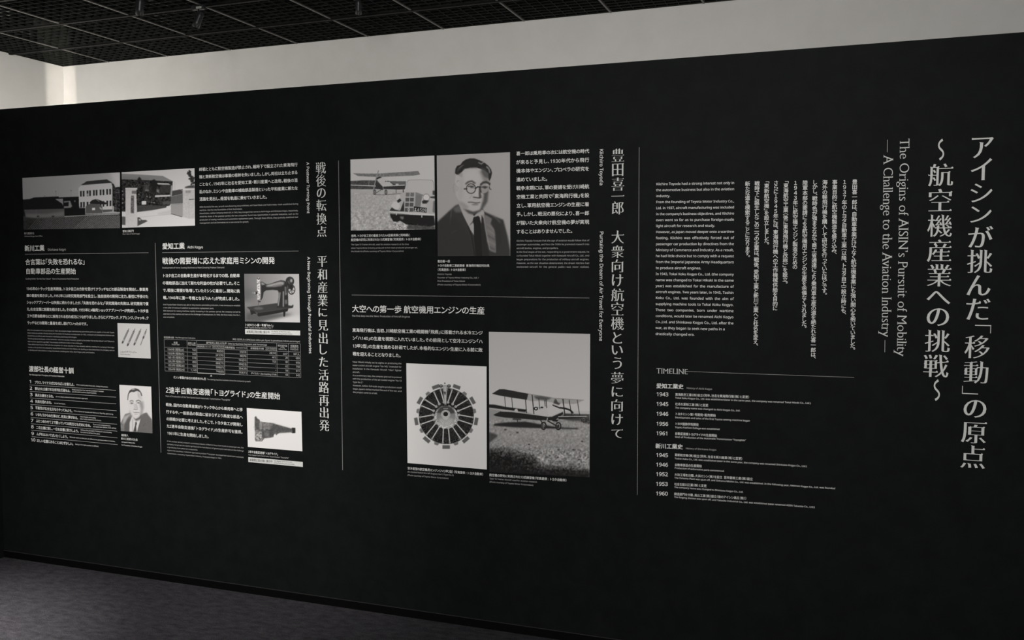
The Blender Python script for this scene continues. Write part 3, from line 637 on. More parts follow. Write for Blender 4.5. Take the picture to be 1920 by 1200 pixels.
ROWS = [('1949年（昭和24）', '162', '83(52)', '53(33)', '26(14)', '△47', '987人'), ('1950年（昭和25）', '343', '241(70)', '98(29)', '4(1)', '28', '689'), ('1951年（昭和26）', '518', '348(67)', '163(31)', '7(2)', '30', '695'), ('1952年（昭和27）', '893', '688(77)', '206(23)', '–', '62', '750'), ('1953年（昭和28）', '980', '599(61)', '384(39)', '–', '50', '811'), ('1954年（昭和29）', '1,149', '746(65)', '353(31)', 'ダイカスト Die Casting 51(4)', '64', '842')]
def figures(p):
    for k, r in enumerate(ROWS):
        v = (vr[k] + vr[k + 1]) / 2
        for i, t_ in enumerate(r): cell(p, t_, ux[i], ux[i + 1], v, 5.6 if len(t_) < 16 else 4.9, 'c' if i == 0 else 'r', .006)
multi('figures_table', 'printed table of key figures by year with thin grey rules, below the sewing machine text', 'table', 436, 716, [
    ('table_title', LS([('経営指標の推移', 307.5, 632.4, 327, 633.1, 4.6), ('Key Management Indicators', 328.9, 633, 366.4, 634.3, 4.5), ('（単位：百万円、カッコ内%）(Unit: million yen; figures in parentheses indicate percentages)', 435.6, 636.1, 562.7, 640.1, 4.7)]), m_dim),
    ('table_rules', rules, m_rule), ('highlight_frame', hilite, m_dim, 'thicker frame round the third column, small arrow below'), ('table_headings', heads, m_dim), ('table_figures', figures, m_dim),
    ('table_note', LS([('ミシン事業が会社の成長をけん引', 325.1, 707.2, 386.6, 710.6, 6.2)])), ('table_note', LS([('The sewing machine business drove the company’s growth', 388.5, 711.4, 469.9, 715.6, 4.4)]), m_dim)])
multi('section_heading', 'Japanese heading below the figures table, above the transmission photograph', 'heading', 418, 755, [('japanese_text', L('2速半自動変速機「トヨグライド」の生産開始', 310.6, 731, 525.6, 742.9, 13.4)), ('english_text', L('Start of Production of the Two-Speed Semi-Automatic Transmission “Toyoglide”', 310.6, 742.7, 432.4, 750.2, 5.2), m_dim)])
JP_T = """戦後、国内の自動車産業がトラック中心から乗用車へと移|行する中、一般部品の製造に留まらずより高度な部品へ|の挑戦が必要と考えました。そこで、トヨタ自工が開発し|た2速半自動変速機「トヨグライド」の生産許可を獲得。|1961年に生産を開始しました。""".split('|')
EN_T = """In the postwar period, as Japan’s automotive industry shifted its focus from trucks to passenger cars, the|company recognized the need to go beyond the manufacture of general parts and take on the challenge|of producing more advanced components.|Against this backdrop, it obtained approval to produce “Toyoglide” developed two-speed semi-automatic|transmission, created by Toyota Motor Industry. Production began in 1961.""".split('|')
multi('text_block', 'five lines of Japanese text with tiny English text, left of the transmission photograph', 'text', 385, 862, [
    ('japanese_text', B(JP_T, (311, 758.4), (455.2, 768.1), (313.4, 811.9), (455.6, 824.3), 8.0)), ('english_text', B(EN_T, (313.3, 827.2), (457, 839.8), (314, 850.1), (457.2, 863.6), 5.0), m_dim)])
multi('photo_caption', 'two-line caption between the transmission photograph and its white strip', 'caption', 500, 858, [('japanese_text', L('2速半自動変速機「トヨグライド」', 465.3, 846.6, 521.6, 851.8, 6.2)), ('english_text', L('Two-Speed Semi-Automatic Transmission “Toyoglide”', 465.6, 852.8, 542, 859.1, 4.8), m_dim)])

multi('photo_caption', 'faint caption below the long photograph of the white building', 'caption', 60, 444, [('japanese_text', L('新川産業本社', 45.6, 437.6, 64.4, 437.4, 5.6), m_dim), ('english_text', L('Shinkawa Sangyo Head Office', 46, 443.2, 79.8, 442.8, 4.4), m_dim)])
multi('photo_caption', 'small caption below the photograph of the factory gate', 'caption', 242, 440, [('japanese_text', L('愛知工業正門', 230, 433.6, 251, 432.8, 5.6)), ('english_text', L('Main Gate of Aichi Kogyo', 230, 439.1, 262.3, 438.4, 4.4), m_dim)])
multi('section_heading', 'short Japanese company name with rule below it, under the white building photograph', 'heading', 70, 472, [('japanese_text', L('新川工業', 46.3, 465.6, 83.5, 464.8, 12, 'bold')), ('english_text', L('Shinkawa Kogyo', 89.4, 468.6, 123.8, 467.9, 6.2), m_dim)])
multi('section_heading', 'two-line Japanese heading at the left end of the wall, above the six-line text', 'heading', 100, 526, [('japanese_text', LS([('合言葉は「失敗を恐れるな」', 47.5, 491.3, 159.8, 490.6, 13), ('自動車部品の生産開始', 48.1, 508.5, 142.5, 508.5, 13)])), ('english_text', L('Guiding Motto: “Do Not Fear Failure”   Start of Automotive Parts Production', 48.1, 523.1, 148.1, 523.2, 4.8), m_dim)])
JP_K = """1945年のトラック生産再開後、トヨタ自工の方針を受けてクラッチなどの部品製造を開始し、事業再|建の基盤を築きました。1952年には研究開発部門を設立し、独自技術の開発に注力。最初に手掛けた|ショックアブソーバーは失敗に終わりましたが、「失敗を恐れるな」「研究開発の失敗は、研究開発で償|え」を合言葉に挑戦を続けました。その結果、1955年に4輪用ショックアブソーバーが完成し、トヨタ自|工や日野自動車などに採用される初の成功につながりました。さらにドアロック、ドアヒンジ、ジャッキ、ク|ラッチなどの開発と量産を成し遂げていったのです。""".split('|')
EN_K = """After the resumption of truck production in 1945, the company began manufacturing automotive parts as a supplier in line with Toyota|Motor Industry’s policies, thereby laying the foundation for business reconstruction. In 1952, a research and development division was|established, and efforts were focused on developing proprietary technologies.|The first product developed—a shock absorber—was not a success. However, guided by the mottos “Do not fear failure” and “Failures in|R&D must be repaid through R&D,” the company continued to take on new challenges.|These efforts bore fruit in 1955 with the completion of a shock absorber for four-wheeled vehicles, marking the company’s first major|success, as the product was adopted by Toyota Motor Industry and Hino Motors, Ltd. Building on this achievement, the company went on|to develop and mass-produce a range of products, including door locks, door hinges, jacks, and clutches.""".split('|')
multi('text_block', 'six lines of Japanese text with tiny English text, leftmost text on the wall', 'text', 140, 664, [
    ('japanese_text', B(JP_K, (49.4, 541.2), (278.3, 542.7), (51.1, 605), (279.2, 609.7), 7.8)), ('english_text', B(EN_K, (51.3, 619.1), (214.4, 623.6), (52.9, 656.5), (215, 663), 4.8), m_dim)])
multi('section_heading', 'bold Japanese heading above the ten numbered rules', 'heading', 95, 706, [('japanese_text', L('渡部社長の経営十訓', 54.3, 691.2, 138.5, 695.1, 13.2, 'bold')), ('english_text', L('Ten Management Principles of President Watanabe', 54.9, 702.6, 120.9, 706, 5.0))])
TEN = [('1', 57.5, 715.4, 'プラス、マイナスゼロならば人を替えよ。', (65, 716.5, 140, 721), [('If the result is plus-minus zero, change the person.', 143.5, 721.6, 203, 725.8)]),
 ('2', 58.2, 727.8, '事なかれ主義で年功序列を打破せよ。', (65.4, 728.5, 132.5, 732.6), [('Break away from the “wait-for-problems” mindset', 135.1, 730.6, 194.6, 734.3), ('and dismantle seniority-based systems.', 135.1, 734.6, 181.4, 737.4)]),
 ('3', 58.8, 739.8, '減点主義をとるな。', (65.9, 740.5, 101.4, 743.1), [('Do not adopt a demerit-based evaluation approach.', 104.7, 743.7, 165.1, 747.7)]),
 ('4', 59.3, 751.8, '失敗を恐れるな。', (66.1, 752.5, 98, 754.9), [('Do not fear failure.', 101.7, 756.1, 123.1, 757.7)]),
 ('5', 59.6, 764.0, '可能性が五分五分ならやってみよう。', (66.5, 764.4, 136.3, 770.4), [('If the chances of success and failure are fifty-fifty, give it a try.', 138.7, 770.7, 212.9, 777)]),
 ('6', 60, 776, 'いまもうからぬ仕事ほど、将来に夢がある。', (67, 777, 147.3, 783.7), [('Unprofitable work today', 150, 781.3, 179.7, 783.9), ('often holds dreams for the future.', 150, 785.4, 190.4, 788.8)]),
 ('7', 60.4, 788.3, 'ふたつあわせて２で割っていては両方ともだめになる。', (67.7, 789, 171.3, 798), [('If you try to compromise by', 174.4, 795.7, 207.4, 798.7), ('averaging two options, both will fail.', 174.4, 799.8, 218.4, 803.4)]),
 ('8', 61, 800.3, '二位主義に徹し、一位を目標に努力しよう。', (68, 801.1, 148.3, 808.4), [('Without the principle of aiming for second place,', 151.1, 806.3, 210, 811.2), ('but strive to achieve first place.', 151.1, 810.3, 188, 813.9)]),
 ('9', 61.5, 812.6, 'ムダをはぶいてぜいたくしよう。', (68.7, 813.4, 128, 819.1), [('Eliminate waste so that you can afford to be generous where it matters.', 130.7, 819.6, 216.1, 827.9)]),
 ('10', 62.3, 824.7, '正しい位置におることはむずかしい。', (69, 825.8, 138, 832.4), [('Being in the right position is difficult.', 141.3, 833, 185.5, 837.2)])]
ORD = ['first', 'second', 'third', 'fourth', 'fifth', 'sixth', 'seventh', 'eighth', 'ninth', 'last']
for i, (n_, x, y, jp, jb, en) in enumerate(TEN):
    wn = 2.6 if len(n_) == 1 else 4.4
    multi('numbered_rule', '%s numbered rule of the ten, beginning with the number %s' % (ORD[i], n_), 'list entry', 110, y + 9, [
        ('number', L(n_, x - wn, y, x + wn, y + .2, 7.0, 'bold', .34)), ('japanese_text', L(jp, *jb, 7.2, 'bold')), ('english_text', LS([(*e, 4.5) for e in en]))], 'ten numbered rules')
LR = [(55.6, 721.6, 217.6, 731.8), (56, 733.8, 217.7, 744.7), (56.6, 746.1, 218, 757.3), (57, 758.2, 218.8, 770.1), (57.3, 770.3, 219.2, 782.7), (58, 782.7, 219.6, 795.5), (58.3, 794.5, 220, 808.4), (58.6, 806.5, 220.4, 820.9), (59.7, 818.6, 220.9, 833.7)]
for i, q in enumerate(LR):
    single('thin_rule', 'thin line between the %s and %s numbered rules' % (ORD[i], ORD[i + 1]), 'line', (lambda q: lambda p: p.stroke(*q, .6))(q), m_dim, 'lines between numbered rules')
multi('photo_caption', 'four-line caption below the small portrait', 'caption', 248, 839, [('japanese_text', LS([('渡部新八', 227.3, 815.7, 240.8, 816.6, 5.6), ('新川工業第3代社長', 227.3, 822.1, 258.3, 824.7, 5.6)])), ('english_text', LS([('Shinpachi Watanabe', 227.9, 828.8, 253.5, 831, 4.8), ('3rd President, Shinkawa Kogyo', 227.9, 834.4, 267, 838.1, 4.8)]))])
# dividing lines
for q, wd, lab in [((291, 455.6, 301.9, 848.6), .9, 'thin vertical line between the left and centre-left columns'), ((634.7, 301, 642.6, 881.5), .9, 'tall vertical line left of the car photograph'), ((1198.6, 276, 1194.8, 928), .9, 'tallest vertical line, left of the long English paragraph'),
    ((46.8, 476.7, 278.7, 473.9), .7, 'thin horizontal line under the leftmost company name'), ((304.3, 473.7, 559.9, 470.6), .7, 'thin horizontal line above the sewing machine heading'), ((659.5, 553.1, 1105, 558.7), .8, 'long horizontal line under the portrait caption'), ((1281, 696.2, 1601.5, 707.7), .8, 'horizontal line running right from the word TIMELINE')]:
    single('divider_line', lab, 'line', (lambda q, wd: lambda p: p.stroke(*q, wd))(q, wd), m_rule)
# ------------------------------------------------------------------ printed photographs: tones laid out on a fine grid of the print itself
def lin(v): v = np.asarray(v, float) / 255; return np.where(v <= .04045, v / 12.92, ((v + .055) / 1.055) ** 2.4)
def blur2(a, r):
    r = int(round(r))
    if r < 1: return a
    for ax in (0, 1):
        for _ in range(2):
            p = np.pad(a, [(r + 1, r) if i == ax else (0, 0) for i in range(a.ndim)], 'edge'); c = np.cumsum(p, axis=ax); n = a.shape[ax]
            a = (np.take(c, range(2 * r + 1, 2 * r + 1 + n), ax) - np.take(c, range(0, n), ax)) / (2 * r + 1)
    return a
class Canvas:
    S = 4
    def __init__(s, x0, y0, x1, y1, v=128):
        s.x0, s.y0 = x0, y0; s.w = int((x1 - x0) * s.S); s.h = int((y1 - y0) * s.S); s.a = np.full((s.h, s.w), float(v)); s.z = (0, 0, 1)
        s.Y, s.X = np.mgrid[0:s.h, 0:s.w]; s.PX = s.X / s.S + x0; s.PY = s.Y / s.S + y0
    def zoom(s, ox, oy, k): s.z = (ox, oy, k)
    def c(s, p): p = np.asarray(p, float); return ((p / s.z[2] + [s.z[0], s.z[1]]) - [s.x0, s.y0]) * s.S
    def k(s, l): return l / s.z[2] * s.S
    def mask(s, pts):
        P = s.c(pts); m = np.zeros(s.a.shape, bool)
        xa, ya = np.maximum(np.floor(P.min(0)).astype(int), 0); xb, yb = np.ceil(P.max(0)).astype(int) + 1
        X = s.X[ya:yb, xa:xb] + .5; Y = s.Y[ya:yb, xa:xb] + .5; q = np.zeros(X.shape, bool)
        for (x0, y0), (x1, y1) in zip(P, np.roll(P, -1, 0)):
            if y0 == y1: continue
            q ^= ((Y >= min(y0, y1)) & (Y < max(y0, y1)) & (X < x0 + (Y - y0) * (x1 - x0) / (y1 - y0)))
        m[ya:yb, xa:xb] = q; return m
    def put(s, m, v, al=1, soft=0):
        m = m.astype(float) * al
        if soft: m = blur2(m, s.k(soft))
        s.a = s.a * (1 - m) + v * m
    def poly(s, pts, v, al=1, soft=0): s.put(s.mask(pts), v, al, soft)
    def ell(s, cx, cy, rx, ry, v, al=1, soft=0, rot=0):
        C = s.c((cx, cy)); X, Y = s.X - C[0], s.Y - C[1]; r = math.radians(rot)
        U = (X * math.cos(r) + Y * math.sin(r)) / s.k(rx); V = (-X * math.sin(r) + Y * math.cos(r)) / s.k(ry)
        s.put(U * U + V * V < 1, v, al, soft)
    def ring(s, cx, cy, rx, ry, w, v, al=1, soft=0):
        C = s.c((cx, cy)); X, Y = s.X - C[0], s.Y - C[1]; d = np.sqrt((X / s.k(rx)) ** 2 + (Y / s.k(ry)) ** 2)
        s.put(abs(d - 1) < w / 2 / ((rx + ry) / 2), v, al, soft)
    def line(s, pts, w, v, al=1, soft=0):
        P = s.c(pts); m = np.zeros(s.a.shape, bool); hw = s.k(w) / 2
        for a, b in zip(P, P[1:]):
            d = b - a; L2 = d @ d + 1e-9; t = np.clip(((s.X - a[0]) * d[0] + (s.Y - a[1]) * d[1]) / L2, 0, 1)
            m |= (s.X - a[0] - t * d[0]) ** 2 + (s.Y - a[1] - t * d[1]) ** 2 < hw * hw
        s.put(m, v, al, soft)
    def noise(s, amp, r, m=None, ry=None):
        n = rng.standard_normal(s.a.shape); n = blur2(n, s.k(r)); n /= n.std() + 1e-9
        s.a = s.a + n * amp * (1 if m is None else m)
    def grad(s, pts, v0, v1, axis=1):
        m = s.mask(pts); P = s.c(pts); lo, hi = P.min(0)[axis], P.max(0)[axis]; t = ((s.Y if axis else s.X) - lo) / (hi - lo)
        s.a = np.where(m, v0 + (v1 - v0) * t, s.a)
    def sample(s, px, py):
        x = np.clip((px - s.x0) * s.S - .5, 0, s.w - 1.01); y = np.clip((py - s.y0) * s.S - .5, 0, s.h - 1.01)
        i, j = x.astype(int), y.astype(int); fx, fy = x - i, y - j; a = s.a
        return a[j, i] * (1 - fx) * (1 - fy) + a[j, i + 1] * fx * (1 - fy) + a[j + 1, i] * (1 - fx) * fy + a[j + 1, i + 1] * fx * fy

def photo(name, label, cv, q, W, tint=(1, 1, 1), step=.5, soft=.35):
    """q: corners TL, TR, BR, BL in the photograph; W: tone that full white has at that place"""
    cv.a = blur2(cv.a, soft * cv.S)
    q = np.array(q, float); nx = int(max(q[1][0] - q[0][0], 10) / step); ny = int((q[3][1] - q[0][1]) / step)
    P = np.array([wall(*p) for p in q])
    u, v = np.meshgrid(np.linspace(0, 1, nx), np.linspace(0, 1, ny))
    u, v = u[..., None], v[..., None]
    W3 = P[0] * (1 - u) * (1 - v) + P[1] * u * (1 - v) + P[2] * u * v + P[3] * (1 - u) * v
    # each point's place in the photograph, for its tone
    d = np.stack([W3[..., 0], np.full(W3.shape[:2], D), W3[..., 1] - EYE], -1) @ CW
    px = 960 + F * d[..., 0] / d[..., 1]; py = 600 - F * d[..., 2] / d[..., 1]
    t = np.clip(lin(np.clip(cv.sample(px, py), 0, 255)) / lin(W), 0, 1.05) * .8
    o = P[3]
    co = np.stack([W3[..., 0] - o[0], np.zeros(t.shape), W3[..., 1] - o[1]], -1).reshape(-1, 3)
    i = np.arange(ny * nx).reshape(ny, nx); f = np.stack([i[1:, :-1], i[1:, 1:], i[:-1, 1:], i[:-1, :-1]], -1).reshape(-1, 4)
    # thin edge back to the wall
    e = np.concatenate([i[0, :], i[1:, -1], i[-1, ::-1][1:], i[::-1, 0][1:-1]]); n0 = len(co); bk = co[e] + [0, .0009, 0]; co = np.vstack([co, bk])
    k = np.arange(len(e)); k2 = (k + 1) % len(e); f2 = np.stack([e[k], e[k2], n0 + k2, n0 + k], -1); f = np.vstack([f, f2])
    me = bpy.data.meshes.new(name); me.vertices.add(len(co)); me.vertices.foreach_set('co', co.ravel().astype(np.float32))
    me.loops.add(f.size); me.loops.foreach_set('vertex_index', f.ravel().astype(np.int32)); me.polygons.add(len(f)); me.polygons.foreach_set('loop_start', np.arange(0, f.size, 4, dtype=np.int32)); me.update(calc_edges=True); me.shade_flat()
    ca = me.color_attributes.new('print', 'FLOAT_COLOR', 'POINT')
    tt = np.concatenate([t.ravel(), t.ravel()[e]]); cl = np.ones((len(tt), 4), np.float32); cl[:, :3] = tt[:, None] * np.array(tint)
    ca.data.foreach_set('color', cl.ravel()); me.materials.append(m_photo)
    ob = obj(name, me, None, (o[0], D - .001, o[1])); tag(ob, label, 'photograph'); return ob

# --- car and aircraft
c = Canvas(654, 288, 820, 436, 164); c.zoom(650, 290, 8)
c.poly([(40, 395), (140, 392), (250, 385), (430, 388), (560, 400), (700, 398), (890, 402), (890, 470), (870, 520), (60, 520), (40, 450)], 62, 1, 3)
c.noise(7, 5, c.mask([(40, 395), (890, 395), (890, 520), (40, 520)]))
c.poly([(40, 515), (180, 520), (260, 535), (430, 520), (880, 540), (880, 1150), (40, 1150)], 150, 1, 3)
g = blur2(c.mask([(40, 570), (1320, 570), (1320, 1150), (40, 1150)]).astype(float), 3)
c.noise(5, 6, g); c.noise(5, 12, blur2(c.mask([(40, 780), (1320, 780), (1320, 1150), (40, 1150)]).astype(float), 12)); c.noise(8, 8, blur2(c.mask([(40, 860), (700, 850), (900, 1150), (40, 1150)]).astype(float), 10))
c.poly([(60, 450), (445, 462), (445, 478), (60, 462)], 160)
c.poly([(95, 280), (440, 285), (700, 270), (1075, 245), (1105, 298), (1000, 315), (500, 335), (330, 330), (170, 320)], 100); c.noise(6, 6, c.mask([(95, 280), (700, 270), (1075, 245), (1105, 298), (500, 335), (170, 320)]))
c.poly([(445, 345), (500, 330), (560, 350), (540, 372), (450, 400)], 40); c.poly([(450, 375), (520, 345), (560, 335), (700, 455), (540, 478)], 160); c.poly([(430, 395), (540, 478), (560, 515), (540, 530), (440, 505)], 45)
c.poly([(540, 478), (875, 462), (875, 520), (760, 525), (560, 505)], 45); c.poly([(540, 468), (875, 450), (875, 464), (540, 480)], 165)
c.poly([(640, 400), (885, 400), (880, 450), (740, 455)], 85); c.ell(757, 446, 25, 14, 155)
for x in (585, 610, 630): c.ell(x, 400, 9, 7, 30)
c.line([(478, 240), (440, 360), (400, 540)], 15, 120); c.line([(340, 380), (332, 455)], 5, 140)
for x in (422, 590): c.ring(x, 562, 17, 30, 13, 45); c.ell(x, 562, 6, 12, 30)
c.line([(545, 480), (552, 530)], 7, 150); c.line([(440, 575), (520, 525)], 7, 50); c.line([(740, 520), (742, 570)], 9, 60); c.line([(400, 597), (560, 602), (720, 590), (840, 580)], 9, 75, .8); c.line([(850, 530), (850, 560)], 14, 50)
# car
c.poly([(890, 410), (925, 380), (1290, 378), (1305, 400), (1330, 560), (1330, 1100), (860, 1000), (865, 620), (880, 560)], 158); c.line([(905, 420), (925, 382), (1100, 376), (1285, 382), (1302, 420), (1310, 540)], 6, 105); c.line([(905, 420), (905, 540)], 4, 140)
c.poly([(800, 590), (880, 560), (870, 860), (800, 850), (830, 740)], 150); c.ell(735, 765, 62, 65, 172, 1, 4); c.ell(775, 640, 30, 48, 165, 1, 3); c.poly([(755, 690), (800, 655), (825, 690), (770, 725)], 35, 1, 2); c.poly([(800, 850), (862, 690), (868, 850)], 40, 1, 3)
c.poly([(650, 830), (680, 790), (720, 820), (830, 850), (650, 850)], 45, 1, 3)
c.poly([(872, 560), (1032, 560), (1022, 770), (1190, 795), (1190, 860), (865, 855)], 150)
for r in range(4):
    y = 570 + r * 76
    for k in range(2): x = 890 + k * 68 - r * 5; c.poly([(x, y), (x + 57, y), (x + 54, y + 58), (x - 2, y + 58)], 95 if r == 0 else 72)
c.poly([(1035, 562), (1150, 600), (1110, 790), (1022, 775)], 110, 1, 2)
for k in range(4): c.line([(1055 + k * 18, 610), (1042 + k * 18, 770)], 4, 75, .8)
c.line([(1140, 620), (1110, 780)], 7, 170)
c.ell(1195, 648, 46, 48, 175, 1, 3); c.ring(1195, 640, 50, 52, 8, 110); c.poly([(1130, 700), (1160, 680), (1240, 690), (1245, 735), (1140, 735)], 40, 1, 3); c.poly([(1250, 630), (1330, 620), (1330, 660), (1260, 650)], 60, 1, 2); c.poly([(1290, 540), (1330, 540), (1330, 610), (1290, 600)], 60, 1, 4)
c.ell(1270, 790, 80, 110, 150, 1, 8); c.poly([(1300, 700), (1330, 690), (1330, 880), (1290, 860)], 95, 1, 6)
c.poly([(1010, 775), (1205, 800), (1200, 872), (1005, 850)], 25)
for k, x in enumerate((1022, 1062, 1100, 1135, 1168)):   # plate figures
    y = 800 + k * 3
    if k == 0: c.poly([(x, y), (x + 28, y), (x + 12, y + 25), (x + 30, y + 50), (x - 8, y + 45), (x + 6, y + 22)], 170)
    elif k == 1: c.line([(x + 18, y + 48), (x + 18, y), (x - 2, y + 34), (x + 26, y + 36)], 7, 170)
    elif k == 2: c.line([(x + 26, y + 2), (x + 6, y), (x + 4, y + 22), (x + 22, y + 24), (x + 22, y + 46), (x, y + 46)], 7, 170)
    elif k == 3: c.ring(x + 12, y + 25, 11, 22, 8, 170)
    else: c.ring(x + 12, y + 14, 11, 13, 8, 170); c.line([(x + 22, y + 14), (x + 20, y + 46), (x + 2, y + 46)], 7, 170)
c.poly([(650, 890), (800, 895), (1310, 910), (1330, 1060), (1250, 1080), (900, 1050), (800, 990), (760, 1010), (700, 1000), (660, 930)], 26, 1, 3); c.poly([(800, 925), (860, 930), (850, 975), (810, 960)], 100, 1, 6)
c.line([(650, 856), (760, 862), (960, 885), (1120, 893), (1310, 903)], 26, 172); c.line([(650, 872), (960, 902), (1310, 916)], 5, 90)
for x, y in ((745, 870), (1128, 905)): c.ell(x, y + 15, 8, 26, 168)
c.ring(930, 825, 13, 20, 8, 165); c.noise(22, 4, blur2(c.mask([(700, 1010), (1330, 1070), (1330, 1140), (700, 1140)]).astype(float), 6)); c.poly([(920, 1050), (1330, 1075), (1330, 1140), (900, 1120)], 35, .75, 10)
photo('car_and_aircraft_photograph', 'printed photograph of an old car before a parked aircraft', c, [(657.2, 299.2), (814.5, 291.8), (815.8, 430), (658.2, 432.2)], 188, (1, .985, .975))

# --- large portrait
c = Canvas(815, 282, 962, 484, 137); c.zoom(810, 280, 12)
c.poly([(1200, 60), (1800, 60), (1800, 2000), (1300, 1300)], 143, .6, 90)
# suit
c.zoom(810, 380, 10.906)
c.poly([(90, 420), (330, 190), (480, 60), (560, 30), (620, 120), (1000, 60), (1060, 180), (1330, 300), (1460, 350), (1550, 700), (1600, 980), (1600, 1110), (90, 1110)], 46, 1, 14)
c.poly([(430, 120), (560, 40), (640, 200), (480, 200)], 95, .7, 18); c.line([(405, 120), (365, 430)], 10, 90, .8, 5)
c.poly([(90, 420), (240, 300), (500, 330), (800, 700), (880, 1110), (90, 1110)], 41, .6, 30)
c.poly([(545, 20), (600, 20), (820, 200), (860, 280), (1000, 120), (1060, 170), (1090, 300), (1080, 420), (860, 670), (790, 560), (640, 260)], 140, 1, 4)
c.poly([(760, 470), (830, 380), (860, 290), (900, 290), (830, 420)], 60, .8, 4)
c.poly([(850, 300), (950, 270), (1000, 330), (1010, 600), (1040, 1110), (900, 1110), (860, 760), (860, 460), (835, 380)], 27, 1, 4)
c.poly([(990, 330), (1015, 250), (1060, 330), (1120, 780), (1180, 1110), (1050, 1110), (1020, 700)], 35, 1, 6)
c.poly([(980, 330), (1010, 430), (1015, 250), (985, 290)], 138, 1, 3)
c.poly([(1050, 240), (1120, 260), (1230, 330), (1200, 430), (1290, 560), (1310, 1030), (1190, 990), (1130, 800), (1080, 480)], 96, 1, 8)
for k in range(4): c.line([(1140, 560 + k * 110), (1290, 660 + k * 100)], 30, 60 if k % 2 else 118, .6, 14)
c.line([(1060, 260), (1090, 520), (1180, 960)], 16, 128, .8, 5); c.line([(1120, 430), (1240, 530), (1295, 620), (1300, 1000)], 12, 122, .6, 5)
c.poly([(1230, 330), (1330, 300), (1400, 460), (1420, 800), (1330, 1000), (1290, 600)], 42, .9, 14); c.line([(1250, 260), (1330, 330), (1390, 400)], 30, 100, .5, 14)
c.line([(500, 560), (400, 620)], 14, 60, .6, 6); c.line([(740, 480), (810, 680), (880, 1110)], 20, 22, .8, 6)
# head
c.zoom(810, 280, 12)
c.poly([(540, 560), (600, 430), (740, 400), (1100, 400), (1280, 520), (1285, 900), (1240, 1180), (1180, 1290), (1060, 1400), (930, 1460), (800, 1420), (660, 1290), (600, 1150), (545, 1040), (520, 900), (520, 700)], 152, 1, 5)
c.ell(512, 880, 42, 130, 140, 1, 4); c.line([(500, 770), (478, 860), (500, 980)], 9, 98, .6, 4); c.line([(560, 830), (590, 870), (560, 930)], 12, 105, .6, 5)
c.poly([(1060, 480), (1280, 480), (1290, 760), (1180, 760), (1130, 640)], 100, .75, 26); c.poly([(1170, 980), (1275, 930), (1250, 1180), (1180, 1290), (1080, 1390), (1130, 1200)], 62, .9, 18)
c.poly([(700, 1330), (820, 1440), (940, 1475), (1080, 1400), (1180, 1280), (1060, 1370), (930, 1400), (800, 1360)], 50, .85, 14); c.poly([(600, 1150), (640, 1270), (740, 1370), (840, 1300), (720, 1200)], 115, .6, 20)
c.ell(900, 620, 170, 150, 160, .5, 30); c.ell(930, 1320, 80, 60, 150, .6, 20)
# hair
c.poly([(520, 540), (530, 440), (570, 370), (640, 350), (690, 280), (760, 230), (850, 205), (960, 205), (1080, 250), (1180, 300), (1270, 370), (1330, 450), (1352, 530), (1330, 640), (1290, 715), (1270, 640), (1265, 540), (1190, 480), (1100, 440), (1000, 410), (860, 415), (740, 440), (700, 480), (650, 530), (600, 575), (560, 570)], 33, 1, 4)
c.poly([(1100, 400), (1200, 430), (1280, 540), (1290, 660), (1180, 620), (1120, 520)], 62, .7, 16)
for k in range(6): c.line([(560 + k * 22, 520 - k * 22), (580 + k * 20, 440 - k * 14), (650 + k * 14, 380 - k * 8)], 7, 120, .55, 2)
c.line([(1050, 295), (1110, 330), (1160, 290)], 22, 150, .8, 6); c.line([(1230, 390), (1280, 440), (1300, 520)], 26, 150, .85, 8); c.line([(1300, 470), (1335, 540)], 10, 60, .6, 4)
c.poly([(560, 560), (690, 520), (690, 640), (640, 620)], 118, .6, 14); c.line([(560, 740), (580, 700), (610, 710)], 12, 80, .5, 6)
for k in range(14): c.line([(700 + k * 36, 400 - (k % 3) * 14), (760 + k * 30, 300 - k * 3), (830 + k * 24, 240 + k * 4)], 5, 58, .5, 3)
c.line([(700, 470), (720, 440), (860, 425), (1000, 425)], 22, 90, .5, 10); c.ell(640, 1000, 60, 160, 138, .5, 30); c.poly([(620, 700), (700, 640), (700, 900), (640, 960)], 136, .5, 30)
# brows, glasses, eyes
c.line([(765, 775), (820, 730), (900, 715), (965, 760)], 38, 62, .9, 8); c.line([(1100, 790), (1150, 745), (1220, 735), (1290, 770)], 44, 42, .9, 8); c.poly([(1275, 740), (1320, 770), (1300, 830), (1275, 800)], 50, .8, 6)
c.ell(880, 880, 90, 95, 150, 1, 3); c.ell(1180, 880, 85, 100, 128, 1, 4)
c.line([(815, 835), (860, 825), (930, 835)], 22, 40, .9, 5); c.ell(895, 848, 38, 24, 55, .8, 5); c.line([(1120, 850), (1180, 840), (1240, 850)], 24, 34, .9, 5); c.ell(1190, 860, 38, 24, 45, .8, 5); c.poly([(900, 800), (960, 810), (960, 900), (930, 870)], 95, .6, 10)
c.ring(878, 882, 104, 108, 15, 22); c.ring(1180, 885, 92, 118, 10, 60, .7); c.line([(1085, 830), (1075, 900), (1105, 960)], 30, 35, .8, 8); c.line([(975, 880), (1030, 842), (1090, 850)], 24, 24); c.line([(725, 890), (785, 888)], 24, 30); c.line([(1290, 840), (1300, 890), (1330, 900)], 16, 35)
c.line([(1210, 780), (1260, 810)], 10, 190, .8, 3)
